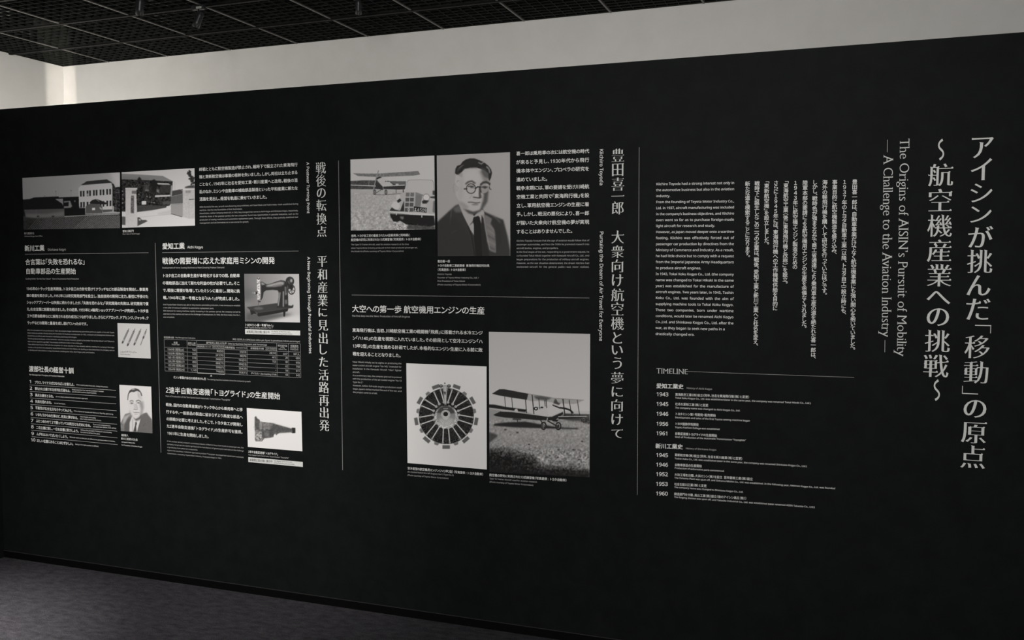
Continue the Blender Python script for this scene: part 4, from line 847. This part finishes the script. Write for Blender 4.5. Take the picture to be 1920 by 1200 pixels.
# nose and mouth
c.poly([(1060, 860), (1105, 880), (1100, 1000), (1120, 1060), (1060, 1100), (1050, 1000)], 52, .85, 10); c.poly([(1000, 900), (1050, 880), (1050, 1060), (950, 1070)], 160, .6, 10); c.line([(930, 1075), (1000, 1085), (1060, 1095), (1110, 1080)], 20, 30, .9, 6)
c.poly([(1120, 1050), (1170, 1010), (1160, 1190), (1100, 1160)], 140, .5, 14); c.line([(845, 1110), (900, 1030)], 16, 118, .5, 8)
c.line([(815, 1190), (900, 1190), (1000, 1205), (1080, 1195)], 18, 42, .9, 5); c.ell(970, 1240, 80, 20, 85, .7, 8); c.line([(920, 1120), (1030, 1135)], 22, 130, .5, 8)
photo('portrait_photograph', 'large printed portrait of a man with round glasses in a dark suit', c, [(819.1, 291.6), (956.3, 285.5), (957, 479.7), (821, 480.3)], 190, (1, .965, .95), soft=.5)

# --- radial engine
c = Canvas(758, 676, 918, 884, 178); c.zoom(755, 700, 8); cx, cy = 655, 640
for k in range(9):
    a = math.radians(90 + 40 * k); ux_, uy_ = math.cos(a), math.sin(a)
    for da, r0, r1, hw, v in ((0, 430, 482, 56, 78),):
        b_ = a; X, Y = cx + math.cos(b_) * 0, cy
        p = [(cx + ux_ * r - uy_ * w_ * 1, cy + uy_ * r * 1.02 + ux_ * w_) for r, w_ in ((r0, -hw), (r1, -hw), (r1, hw), (r0, hw))]
        c.poly(p, v, 1, 2)
    a2 = a + math.radians(20); p = [(cx + math.cos(a2) * r - math.sin(a2) * w_, cy + math.sin(a2) * r * 1.02 + math.cos(a2) * w_) for r, w_ in ((415, -40), (452, -26), (452, 26), (415, 40))]; c.poly(p, 95, 1, 2)
c.ell(cx, cy, 412, 420, 30, 1, 2)
cm = c.mask([(200, 200), (1110, 200), (1110, 1110), (200, 1110)]); C0 = c.c((cx, cy)); rr = np.hypot(c.X - C0[0], c.Y - C0[1]) / c.k(1); inner = ((rr > 190) & (rr < 400)).astype(float)
c.noise(9, 5, inner); outer = ((rr > 372) & (rr < 412)).astype(float); c.noise(20, 5, blur2(outer, 2))
for k in range(9):
    a = math.radians(90 + 40 * k)
    for s_ in (-1, 1):
        b0 = a + s_ * math.radians(7.5); b1 = a + s_ * math.radians(11)
        p0 = (cx - 5 + math.cos(b1) * 195, cy - 15 + math.sin(b1) * 195); p1 = (cx + math.cos(b0) * 395, cy + math.sin(b0) * 400)
        c.line([p0, p1], 17, 150); c.line([(p0[0] - 3, p0[1] - 2), (p1[0] - 3, p1[1] - 2)], 5, 190); c.ell(*p1, 16, 16, 120); c.ell(*p0, 20, 20, 140)
c.poly([(600, 175), (680, 175), (668, 260), (655, 470), (625, 470), (612, 300)], 135, 1, 3); c.line([(635, 200), (640, 440)], 10, 175); c.poly([(610, 270), (650, 280), (640, 330)], 45, 1, 4); c.ell(633, 148, 9, 12, 40)
for x in (575, 695): c.ell(x, 190, 28, 26, 50, 1, 2); c.ell(x, 185, 10, 10, 140)
c.ell(655, 655, 180, 172, 150, 1, 4); c.noise(24, 5, blur2((((rr > 140) & (rr < 190)).astype(float)), 2)); c.ell(650, 640, 140, 152, 112, 1, 4)
c.poly([(510, 590), (560, 510), (650, 480), (740, 510), (790, 590), (700, 610), (600, 600)], 52, .95, 10); c.poly([(530, 690), (650, 640), (780, 690), (730, 780), (650, 805), (570, 780)], 172, .9, 22)
for k in range(15):
    a = math.radians(15 + k * 150 / 14); c.line([(645 + 62 * math.cos(a), 630 + 62 * math.sin(a)), (648 + 130 * math.cos(a), 640 + 140 * math.sin(a))], 5, 88, .8, 1)
for k in range(8):
    a = math.radians(190 + k * 22); c.line([(645 + 60 * math.cos(a), 620 + 50 * math.sin(a)), (648 + 125 * math.cos(a), 635 + 125 * math.sin(a))], 4, 85, .6, 1)
c.ring(645, 612, 62, 55, 16, 150); c.ring(645, 612, 44, 42, 10, 170); c.ell(645, 608, 36, 34, 24)
for k in range(5): c.poly([(612 + k * 15, 524), (622 + k * 15, 524), (622 + k * 15, 534), (612 + k * 15, 534)], 165)
photo('engine_photograph', 'printed photograph of a radial aircraft engine on white ground, left of the biplane photograph', c, [(762, 681), (912.4, 687.1), (912.8, 880.2), (764.3, 868)], 181, (1, .99, .975))

# --- biplane
c = Canvas(912, 616, 1112, 900, 150); c.zoom(900, 600, 3.75); c.grad([(40, 60), (800, 60), (800, 640), (40, 640)], 143, 158); c.zoom(910, 720, 6.665)
c.poly([(30, 300), (200, 330), (450, 345), (1300, 380), (1310, 1200), (30, 1200)], 118, 1, 6); c.grad([(30, 560), (1310, 560), (1310, 900), (30, 900)], 126, 112); c.put(c.mask([(30, 420), (1310, 400), (1310, 600), (30, 600)]), 122, .8, 12)
gm = blur2(c.mask([(30, 430), (1310, 430), (1310, 1200), (30, 1200)]).astype(float), 5); c.noise(7, 6, gm)
c.poly([(30, 800), (300, 830), (600, 900), (700, 1010), (1000, 1030), (1300, 1080), (1310, 1200), (30, 1200)], 34, .9, 40); c.poly([(30, 850), (330, 900), (560, 1010), (700, 1100), (700, 1180), (30, 1200)], 18, .9, 30); c.poly([(500, 1060), (1310, 1090), (1310, 1200), (400, 1200)], 20, .85, 22)
c.noise(17, 6, blur2(c.mask([(30, 760), (1310, 820), (1310, 1120), (500, 1090), (30, 1000)]).astype(float), 30)); c.a = np.maximum(c.a, 14)
for x, y in ((545, 755), (915, 820), (1210, 715), (250, 570), (400, 605), (905, 915), (1100, 820), (1170, 940), (600, 890)): c.ell(x, y, 16, 10, 40, .8, 3)
c.poly([(45, 255), (120, 258), (250, 285), (400, 305), (520, 320), (500, 350), (250, 320), (45, 295)], 24, 1, 3); c.poly([(45, 600), (130, 625), (160, 650), (45, 740)], 40, .8, 10)
c.poly([(1000, 370), (1160, 385), (1300, 385), (1310, 500), (1240, 490), (1180, 460), (1040, 455), (920, 430)], 45, .9, 8); c.noise(14, 4, blur2(c.mask([(1150, 385), (1310, 385), (1310, 500), (1200, 480)]).astype(float), 3)); c.line([(990, 378), (1300, 385)], 12, 30, .7, 4)
c.poly([(260, 480), (500, 470), (900, 540), (1160, 550), (1160, 565), (700, 552), (350, 540), (100, 520), (120, 495)], 26, .95, 6)
c.poly([(85, 120), (175, 65), (240, 65), (540, 122), (520, 198), (300, 165), (150, 138)], 32, 1, 2); c.poly([(540, 122), (860, 175), (1235, 200), (1150, 240), (1100, 250), (900, 240), (700, 210), (560, 212), (520, 198)], 128, 1, 3); c.poly([(600, 150), (700, 150), (830, 175), (760, 205), (640, 190)], 50, .8, 9); c.poly([(870, 185), (900, 230), (940, 240), (920, 262), (850, 240)], 45, .9, 5); c.line([(240, 66), (540, 122), (860, 176), (1235, 201)], 4, 60, .7)
c.poly([(100, 385), (200, 338), (350, 345), (790, 405), (970, 345), (975, 375), (900, 430), (870, 455), (640, 450), (430, 430), (250, 420), (130, 400)], 28, 1, 2); c.line([(200, 340), (350, 347), (560, 375), (800, 408)], 7, 155)
c.poly([(915, 402), (1260, 400), (1260, 412), (1100, 430), (915, 440)], 30, 1, 2); c.line([(915, 405), (1265, 403)], 8, 158)
c.poly([(520, 350), (600, 300), (760, 275), (850, 245), (960, 330), (965, 350), (830, 410), (780, 405), (600, 378)], 152, 1, 3); c.poly([(770, 300), (840, 250), (960, 320), (950, 345), (800, 400)], 158, .8, 10); c.poly([(360, 345), (370, 312), (400, 308), (412, 350)], 150, 1, 2)
c.ring(632, 306, 20, 17, 13, 22); c.ell(707, 292, 18, 11, 25); c.line([(650, 285), (700, 300)], 6, 60, .5)
for x0, y0, x1, y1, w_ in ((242, 155, 255, 320, 7), (328, 140, 340, 300, 7), (503, 198, 515, 358, 10), (585, 138, 607, 370, 11), (668, 180, 680, 310, 8), (740, 205, 748, 275, 8), (758, 195, 768, 295, 9), (970, 190, 995, 395, 13), (1048, 200, 1078, 390, 9), (1150, 200, 1178, 388, 8)): c.line([(x0, y0), (x1, y1)], w_, 28)
c.line([(850, 262), (930, 295), (1000, 305), (1060, 325), (1092, 358)], 22, 26); c.line([(850, 255), (930, 285)], 8, 160, .8); c.line([(880, 190), (905, 240)], 9, 40)
for x in (728, 912): c.ring(x, 522 if x < 800 else 525, 31, 42, 17, 22); c.ell(x, 525, 14, 22, 90 if x < 800 else 40); c.ring(x - 4, 522, 24, 34, 5, 120, .6)
c.line([(775, 425), (768, 475)], 10, 150); c.line([(780, 460), (905, 530)], 15, 30); c.line([(690, 450), (720, 500)], 12, 28); c.line([(735, 540), (900, 545)], 12, 30); c.poly([(835, 445), (915, 445), (900, 470), (840, 465)], 22); c.line([(400, 445), (402, 470)], 9, 30); c.line([(350, 435), (440, 440)], 20, 30, .8, 3)
photo('biplane_photograph', 'tall printed photograph of a biplane parked on grass, below the long horizontal rule', c, [(916.8, 621.9), (1106.7, 626.1), (1105.4, 894.8), (918, 885)], 178, (1, .98, .965))

# --- sewing machine
c = Canvas(453, 509, 567, 609, 120); c.zoom(450, 505, 11.425)
c.grad([(60, 60), (1330, 60), (1330, 1180), (60, 1180)], 86, 150, 0); c.poly([(60, 380), (400, 500), (60, 720)], 70, .6, 80); c.poly([(1000, 60), (1330, 60), (1330, 900), (1050, 900)], 158, .5, 80); c.poly([(60, 700), (300, 720), (200, 820), (60, 800)], 120, .5, 50); c.poly([(500, 1120), (900, 1020), (1300, 980), (1330, 1180), (500, 1180)], 168, .8, 40); c.poly([(150, 930), (900, 940), (1150, 960), (800, 1050), (400, 1130), (120, 1100)], 62, .8, 30)
c.poly([(145, 810), (780, 725), (1050, 780), (1040, 840), (900, 880), (380, 940), (290, 900), (200, 860)], 46, 1, 3); c.poly([(380, 935), (1040, 840), (1020, 900), (700, 960), (400, 1010), (370, 980)], 28, 1, 3); c.poly([(215, 870), (300, 890), (370, 960), (300, 950), (240, 980)], 30, 1, 3); c.poly([(925, 900), (980, 890), (965, 1010), (935, 1010)], 26, 1, 2); c.ell(400, 835, 100, 30, 84, .7, 10); c.line([(400, 925), (700, 885), (900, 850)], 8, 70, .7, 3)
c.poly([(1040, 770), (1110, 780), (1140, 750), (1150, 780), (1130, 830), (1040, 840)], 42, 1, 3)
c.poly([(440, 270), (480, 265), (570, 320), (640, 310), (800, 255), (880, 235), (960, 245), (1020, 300), (1030, 480), (1040, 820), (790, 820), (830, 600), (830, 500), (810, 450), (700, 440), (560, 450), (510, 490), (490, 600), (460, 660), (440, 650), (450, 480)], 34, 1, 3)
c.poly([(560, 340), (700, 300), (860, 260), (950, 270), (940, 330), (760, 370), (570, 375)], 140, .85, 14); c.poly([(700, 340), (900, 310), (900, 360), (700, 375)], 92, .8, 8); c.poly([(450, 280), (480, 275), (550, 325), (470, 340)], 132, .8, 8); c.line([(640, 315), (800, 262), (880, 240), (955, 250)], 7, 40)
c.line([(858, 500), (845, 620), (820, 770)], 22, 140, .85, 7); c.line([(835, 480), (835, 600), (810, 770)], 9, 80, .8); c.line([(930, 480), (930, 790)], 24, 140, .85, 6); c.poly([(960, 370), (1000, 380), (1010, 540), (965, 560)], 105, .8, 8); c.line([(990, 400), (990, 500)], 9, 30); c.poly([(960, 650), (1015, 650), (1020, 740), (965, 745)], 98, .7, 8)
c.poly([(365, 215), (430, 215), (435, 640), (375, 650)], 158, 1, 3); c.noise(26, 9, c.mask([(365, 215), (430, 215), (435, 640), (375, 650)])); c.ell(400, 200, 26, 26, 70); c.ell(400, 185, 10, 12, 165); c.line([(450, 290), (455, 640)], 9, 90, .7, 3)
c.poly([(330, 480), (375, 480), (375, 530), (330, 530)], 32, 1, 3); c.ell(318, 505, 22, 18, 130); c.ell(275, 500, 9, 22, 120, .7); c.line([(400, 655), (395, 790)], 11, 70); c.poly([(385, 670), (455, 680), (430, 710), (390, 700)], 50)
c.ell(1070, 255, 92, 100, 40, 1, 3); c.ring(1105, 430, 72, 100, 20, 40); c.ell(1105, 420, 22, 26, 36)
for a in range(0, 360, 60): c.line([(1105, 430), (1105 + 66 * math.cos(math.radians(a + 20)), 430 + 92 * math.sin(math.radians(a + 20)))], 13, 38)
c.poly([(1010, 280), (1080, 340), (1150, 330), (1130, 430), (1040, 420)], 30, 1, 4); c.ell(1100, 240, 26, 40, 150, .8, 8); c.ell(1160, 330, 20, 24, 150, .6, 6); c.line([(1030, 250), (1060, 300)], 16, 100, .6, 6); c.ring(1120, 310, 70, 150, 5, 130, .4)
photo('sewing_machine_photograph', 'printed photograph of an old black sewing machine', c, [(458.1, 513.3), (560.8, 513.7), (562.6, 604.6), (459.6, 602.6)], 190, (1, .985, .985))

# --- transmission
c = Canvas(458, 760, 572, 850, 194); c.zoom(455, 755, 12)
body = [(275, 330), (300, 300), (325, 350), (380, 380), (395, 415), (470, 435), (690, 460), (780, 495), (1090, 580), (1120, 560), (1185, 565), (1190, 680), (1120, 685), (1090, 665), (830, 680), (790, 700), (765, 735), (735, 700), (705, 720), (695, 770), (600, 795), (490, 800), (440, 870), (300, 870), (280, 830)]
c.poly(body, 92, 1, 3); bm_ = blur2(c.mask(body).astype(float), 2); c.noise(15, 13, bm_); c.noise(9, 5, bm_)
c.poly([(275, 330), (300, 300), (325, 350), (375, 400), (380, 600), (275, 620)], 66, .7, 12); c.poly([(380, 430), (440, 440), (440, 600), (380, 600)], 128, .7, 10); c.poly([(460, 460), (680, 480), (640, 610), (460, 600)], 116, .6, 18)
c.poly([(690, 470), (900, 530), (1100, 585), (1100, 660), (830, 680), (640, 720), (600, 660), (650, 540)], 64, .75, 18); c.poly([(1115, 562), (1188, 565), (1188, 682), (1120, 684)], 36, 1, 4); c.poly([(440, 640), (620, 650), (690, 760), (500, 795), (440, 840)], 56, .6, 14); c.poly([(490, 650), (600, 690), (600, 770), (500, 760)], 120, .5, 16)
c.poly([(280, 640), (430, 640), (440, 860), (285, 860)], 124, .9, 5); c.noise(26, 9, blur2(c.mask([(285, 645), (425, 645), (430, 855), (290, 855)]).astype(float), 2)); c.line([(245, 548), (275, 548)], 10, 150); c.line([(440, 440), (440, 640)], 8, 70, .6, 3); c.line([(560, 620), (700, 640)], 8, 50, .5, 3)
photo('transmission_photograph', 'printed photograph of a car transmission on white ground', c, [(462.9, 765), (565.4, 772.1), (567.1, 846.1), (465, 837.8)], 197, (1, .98, .965))

# --- white office building
c = Canvas(36, 318, 231, 435, 118); c.zoom(35, 315, 9.6); c.grad([(60, 60), (1850, 60), (1850, 600), (60, 600)], 106, 132, 0); c.poly([(1650, 60), (1850, 60), (1850, 350), (1730, 300)], 158, .6, 40)
c.poly([(60, 570), (200, 560), (280, 530), (420, 525), (720, 512), (730, 530), (1090, 515), (1100, 900), (60, 900)], 14, 1, 2)
c.poly([(60, 870), (1850, 815), (1850, 1150), (60, 1150)], 44, 1, 4); c.poly([(60, 880), (500, 880), (300, 1150), (60, 1150)], 26, .8, 60)
for k in range(46):
    x = 180 + k * 38; c.line([(x + 190 + k * 4, 880 - k * .6), (x - 40, 1140)], 9, 108, .75 if k > 20 else .4, 3); c.line([(x + 208 + k * 4, 880), (x - 22, 1140)], 7, 22, .4, 3)
c.noise(4, 6, c.mask([(60, 880), (1850, 830), (1850, 1120), (60, 1120)]))
c.line([(830, 872), (1200, 850), (1800, 828)], 13, 120, 1, 2); c.poly([(100, 750), (825, 732), (825, 870), (300, 900), (130, 880)], 60, 1, 3); c.poly([(130, 830), (500, 830), (825, 780), (825, 868), (300, 898), (130, 878)], 92, .7, 22); c.line([(318, 760), (315, 880)], 8, 85, .6, 3)
for x in (350, 620): c.ell(x, 870, 26, 14, 32, .9, 4)
c.poly([(660, 560), (800, 550), (805, 690), (785, 640)], 100, 1, 3); c.poly([(815, 600), (930, 592), (965, 690), (940, 715), (815, 722), (820, 690), (900, 690), (905, 610), (815, 625)], 96, 1, 5); c.poly([(1005, 580), (1022, 580), (1022, 615), (1005, 610)], 90, 1, 2)
c.poly([(1080, 360), (1130, 310), (1700, 265), (1690, 750), (1200, 780), (1200, 720), (1090, 690)], 142, 1, 2); c.poly([(1120, 310), (1230, 238), (1590, 205), (1690, 265)], 36, 1, 2); c.poly([(1670, 265), (1715, 290), (1740, 350), (1850, 335), (1850, 800), (1690, 780), (1690, 330)], 30, 1, 2); c.noise(14, 8, c.mask([(1700, 350), (1850, 340), (1850, 800), (1700, 780)])); c.poly([(1690, 680), (1720, 690), (1715, 800), (1690, 800)], 120, 1, 3)
for x0, y in ((1105, 415), (1155, 413), (1225, 408), (1270, 404), (1340, 399), (1388, 396), (1460, 391), (1512, 388), (1578, 380), (1632, 377)):
    c.poly([(x0, y), (x0 + 32, y - 2), (x0 + 34, y + 98), (x0 + 3, y + 102)], 34, 1, 1)
c.line([(1225, 465), (1258, 462)], 6, 130); c.poly([(1225, 470), (1258, 468), (1258, 500), (1228, 502)], 110)
for x0, y in ((1112, 615), (1160, 612), (1225, 610), (1460, 600), (1512, 598), (1582, 590), (1638, 588)): c.poly([(x0, y), (x0 + 32, y - 2), (x0 + 32, y + 95), (x0 + 2, y + 100)], 30, 1, 1)
c.poly([(1280, 620), (1330, 575), (1400, 560), (1470, 580), (1530, 610), (1600, 630), (1570, 655), (1440, 650), (1300, 660)], 24, 1, 2); c.line([(1400, 565), (1450, 600)], 8, 110); c.poly([(1210, 690), (1290, 640), (1450, 650), (1510, 700), (1510, 810), (1210, 820)], 62, 1, 3); c.poly([(1325, 718), (1378, 716), (1378, 758), (1325, 760)], 165, 1, 1); c.poly([(1455, 700), (1500, 720), (1500, 760), (1460, 730)], 120, 1, 2); c.poly([(1510, 750), (1690, 745), (1690, 780), (1520, 800)], 60, 1, 3); c.poly([(830, 730), (1200, 720), (1200, 845), (830, 862)], 12, 1, 3)
for x, y in ((470, 500), (668, 415), (945, 400)): c.line([(x, y), (x, 520)], 5, 80, .7); c.ell(x, y + 5, 12, 8, 70, .8)
c.line([(1755, 430), (1755, 800)], 5, 90, .6); c.line([(1750, 435), (1820, 432)], 6, 130, .6)
photo('office_building_photograph', 'long dark printed photograph of a white two-storey building behind a field', c, [(42.2, 333.7), (225, 323.2), (225.3, 427.7), (44.6, 430.5)], 158, (1, .985, .99))

# --- factory gate
c = Canvas(223, 311, 370, 431, 168); c.zoom(222, 310, 9.6)
c.poly([(40, 240), (980, 285), (965, 520), (940, 700), (900, 760), (340, 840), (40, 830)], 34, 1, 3); c.noise(13, 8, blur2(c.mask([(40, 250), (960, 290), (940, 700), (340, 830), (40, 820)]).astype(float), 3))
c.poly([(40, 150), (350, 165), (800, 190), (985, 288), (700, 275), (40, 250)], 108, 1, 3); c.grad([(40, 152), (350, 166), (560, 178), (560, 262), (40, 248)], 118, 100)
c.poly([(350, 240), (380, 205), (410, 240), (430, 290), (340, 290)], 30, 1, 4); c.poly([(600, 270), (650, 250), (700, 300), (690, 480), (600, 480)], 24, 1, 8)
c.poly([(695, 318), (900, 325), (940, 350), (720, 345)], 160, 1, 2); c.poly([(660, 540), (935, 530), (935, 560), (660, 575)], 158, 1, 3); c.poly([(690, 430), (740, 440), (735, 500), (690, 480)], 110, .8, 6); c.poly([(460, 340), (560, 340), (560, 440), (460, 440)], 62, .7, 6); c.poly([(480, 440), (555, 438), (555, 462), (480, 465)], 110, .8, 4); c.line([(510, 340), (510, 430)], 7, 95, .6); c.poly([(800, 350), (930, 350), (930, 500), (760, 505), (740, 400)], 44, .8, 6)
for x, y in ((370, 520), (515, 560), (570, 572), (75, 465), (80, 600), (75, 675), (80, 530), (600, 665), (640, 670)): c.ell(x, y, 14, 11, 130, .9, 4)
c.poly([(795, 645), (930, 640), (935, 700), (800, 710)], 72, .8, 8); c.poly([(422, 645), (502, 643), (502, 706), (422, 708)], 172, 1, 1)
c.poly([(340, 845), (600, 815), (860, 760), (870, 735), (960, 720), (960, 880), (1400, 940), (1400, 1130), (40, 1130), (40, 850)], 168, 1, 3); c.poly([(340, 720), (850, 720), (870, 755), (600, 812), (340, 838)], 58, .8, 6); c.line([(340, 940), (640, 905), (950, 880)], 6, 135, .8); c.poly([(700, 860), (950, 800), (955, 880), (720, 890)], 145, .6, 14)
c.poly([(960, 460), (1160, 430), (1160, 540), (960, 560)], 55, 1, 3); c.poly([(1060, 440), (1100, 430), (1160, 470), (1160, 440)], 98, 1, 2); c.line([(1018, 300), (1018, 450)], 8, 140, .7); c.poly([(950, 350), (980, 380), (965, 560), (935, 560)], 120, 1, 3)
c.poly([(945, 560), (1160, 510), (1165, 690), (945, 690)], 74, 1, 2); c.poly([(945, 690), (1168, 700), (1170, 925), (1140, 925), (950, 870)], 122, 1, 2); c.line([(945, 562), (1160, 512)], 7, 120)
for k in range(9): x = 965 + k * 25; c.line([(x, 560 - k * 5), (x + 2, 690)], 4, 118 if k == 3 else 96, .8)
c.line([(945, 690), (1168, 702)], 9, 98); c.line([(950, 872), (1145, 926)], 9, 45)
c.poly([(130, 440), (325, 440), (345, 1110), (130, 1110)], 160, 1, 2); c.poly([(125, 405), (345, 405), (340, 438), (128, 440)], 170, 1, 2); c.poly([(245, 455), (328, 455), (325, 515), (245, 510)], 92, 1, 3); c.poly([(230, 545), (285, 545), (285, 862), (222, 860)], 84, 1, 3); c.noise(14, 7, c.mask([(238, 560), (278, 560), (276, 850), (232, 850)])); c.noise(2, 8, c.mask([(130, 440), (345, 440), (345, 1110), (130, 1110)]))
c.poly([(60, 920), (130, 925), (130, 1075), (60, 1070)], 70, 1, 3); c.poly([(345, 935), (380, 935), (430, 985), (500, 985), (530, 1005), (345, 1095)], 62, 1, 3); c.poly([(370, 965), (410, 975), (400, 995), (370, 990)], 150, 1, 2); c.poly([(340, 860), (330, 740), (340, 720)], 120)
c.poly([(1165, 450), (1370, 440), (1400, 960), (1270, 960), (1160, 930)], 150, 1, 2); c.poly([(1160, 425), (1380, 405), (1380, 435), (1170, 450)], 172, 1, 2); c.poly([(1205, 455), (1305, 450), (1305, 495), (1215, 500)], 112, .9, 4); c.line([(1275, 615), (1360, 608)], 12, 50); c.noise(3, 8, c.mask([(1165, 450), (1370, 440), (1400, 960), (1160, 930)])); c.line([(1268, 640), (1270, 950)], 6, 130, .6, 3)
for k in range(26):
    t = k / 25; x = 1270 + 95 * t + rng.normal() * 22; y = 110 + 260 * t + rng.normal() * 18; c.ell(x, y, 26, 15, 40, .95, 3, rng.uniform(-60, 60))
c.line([(1275, 90), (1310, 200), (1350, 320)], 18, 35, 1, 3); c.poly([(1200, 390), (1260, 370), (1370, 350), (1370, 410), (1200, 410)], 44, .9, 8)
photo('factory_gate_photograph', 'printed photograph of a gate between two pale stone posts', c, [(228.3, 323), (364.8, 315.4), (365.8, 423), (229.2, 427.1)], 180, (1, .985, .985))

# --- shock absorbers card
c = Canvas(216, 601, 287, 676, 190); c.zoom(215, 600, 16)
for k, (x1, y1, x0, y0) in enumerate(((430, 260, 232, 690), (610, 265, 385, 770), (790, 270, 585, 745), (960, 275, 780, 745))):
    d = np.array([x1 - x0, y1 - y0], float); d /= np.hypot(*d); n = np.array([-d[1], d[0]]); a = np.array([x0, y0], float); b = np.array([x1, y1], float)
    c.line([a, b], 18, 95); s = .42 if k == 3 else 0; c.line([a + (b - a) * (s + .06), a + (b - a) * .86], 50 if k < 3 else 42, 100, 1, 2)
    c.line([a + (b - a) * (s + .1) - n * 5, a + (b - a) * .82 - n * 5], 14, 150, .9, 2); c.line([a + (b - a) * (s + .16), a + (b - a) * (s + .24)], 24, 185, .9, 3); c.line([a + (b - a) * (s + .02), a + (b - a) * (s + .09)], 46, 72, .9, 3); c.line([a, a - d * 45], 6, 150, .7)
card = photo('shock_absorber_photograph', 'square white printed card showing four slanted shock absorbers', c, [(220.5, 605.9), (280.9, 607.5), (282.7, 672.3), (222.2, 669.5)], 225, (1, .99, .98))
p = Print(); p.line('ショックアブソーバー', 225.7, 659.3, 256.6, 660.4, 5.4); p.line('Shock Absorber', 226, 664.3, 245, 665.3, 4.6)
o = p.build('dark_lettering', m_ink, card, origin=(card.location.x, card.location.z)); o.location.y = -.0006; o['label'] = 'small dark printed caption'

# --- small portrait
c = Canvas(220, 717, 290, 816, 208); c.zoom(218, 715, 12)
c.poly([(100, 940), (200, 740), (320, 700), (380, 760), (560, 760), (620, 720), (680, 700), (720, 770), (800, 850), (830, 1180), (90, 1180)], 108, 1, 6); c.noise(6, 10, c.mask([(100, 900), (800, 850), (830, 1180), (90, 1180)]))
c.poly([(160, 800), (310, 720), (330, 780), (250, 860), (200, 940), (140, 960)], 185, .8, 20); c.poly([(245, 850), (310, 760), (320, 900), (300, 1140), (180, 1140), (200, 960)], 86, .8, 12); c.line([(180, 780), (165, 900), (170, 1120)], 10, 160, .6, 5); c.poly([(105, 1000), (150, 1000), (150, 1130), (105, 1120)], 150, .5, 14)
c.poly([(305, 920), (360, 780), (450, 880), (560, 830), (470, 1130), (300, 1130)], 205, 1, 4); c.line([(370, 860), (370, 1130)], 16, 130, .6, 5); c.poly([(430, 920), (455, 905), (470, 950), (450, 1010), (460, 1130), (385, 1130), (425, 990)], 74, 1, 3)
c.poly([(560, 830), (640, 740), (690, 700), (800, 860), (830, 1180), (480, 1140)], 100, .8, 8); c.line([(560, 850), (520, 980), (490, 1120)], 12, 80, .6, 5); c.line([(650, 940), (600, 1010)], 9, 72, .6, 4)
c.poly([(255, 430), (270, 300), (330, 200), (430, 170), (530, 210), (590, 320), (605, 420), (625, 450), (620, 600), (590, 640), (560, 740), (520, 810), (440, 850), (370, 800), (310, 700), (280, 600), (250, 500)], 205, 1, 4)
c.poly([(520, 480), (600, 440), (620, 600), (590, 720), (520, 830), (560, 640)], 120, .7, 20); c.poly([(480, 230), (530, 210), (590, 400), (540, 420), (500, 330)], 182, .7, 14); c.poly([(370, 800), (440, 850), (540, 790), (600, 700), (560, 860), (450, 900)], 95, .7, 14); c.poly([(300, 640), (380, 780), (350, 790), (290, 680)], 160, .6, 12)
c.poly([(255, 420), (262, 300), (300, 210), (350, 170), (430, 155), (510, 180), (560, 240), (590, 320), (570, 330), (540, 240), (470, 215), (400, 240), (340, 235), (300, 265), (280, 300), (268, 420)], 70, 1, 4); c.poly([(330, 180), (400, 165), (440, 180), (370, 195)], 190, .8, 6); c.poly([(480, 235), (520, 330), (510, 400), (490, 300)], 150, .6, 10)
c.line([(310, 445), (345, 432), (385, 445)], 17, 95, .9, 4); c.line([(450, 445), (500, 420), (550, 450)], 18, 88, .9, 4); c.line([(312, 488), (350, 480), (385, 490)], 11, 75, .9, 3); c.ell(352, 497, 17, 10, 70, .9, 3); c.line([(458, 485), (500, 470), (545, 490)], 10, 85, .9, 3); c.ell(500, 487, 17, 10, 92, .9, 3); c.line([(315, 515), (380, 515)], 12, 160, .5, 4)
c.poly([(400, 510), (450, 500), (490, 620), (400, 635)], 178, .7, 10); c.line([(398, 628), (430, 636), (480, 628)], 11, 105, .9, 4); c.line([(455, 520), (485, 610)], 12, 150, .7, 6); c.line([(395, 700), (450, 697), (520, 702)], 10, 95, .95, 3); c.line([(415, 738), (480, 738)], 12, 130, .8, 5); c.line([(375, 650), (385, 700)], 9, 160, .6, 4); c.line([(618, 450), (630, 560), (612, 610)], 10, 170, .7, 4)
photo('small_portrait_photograph', 'small printed portrait of a man in a suit and tie, beside the ten numbered rules', c, [(224, 721.5), (283.6, 724.9), (286, 812.4), (226.9, 808)], 216, (1, .97, .965))

bpy.data.objects.remove(_ob); bpy.data.curves.remove(_cu)
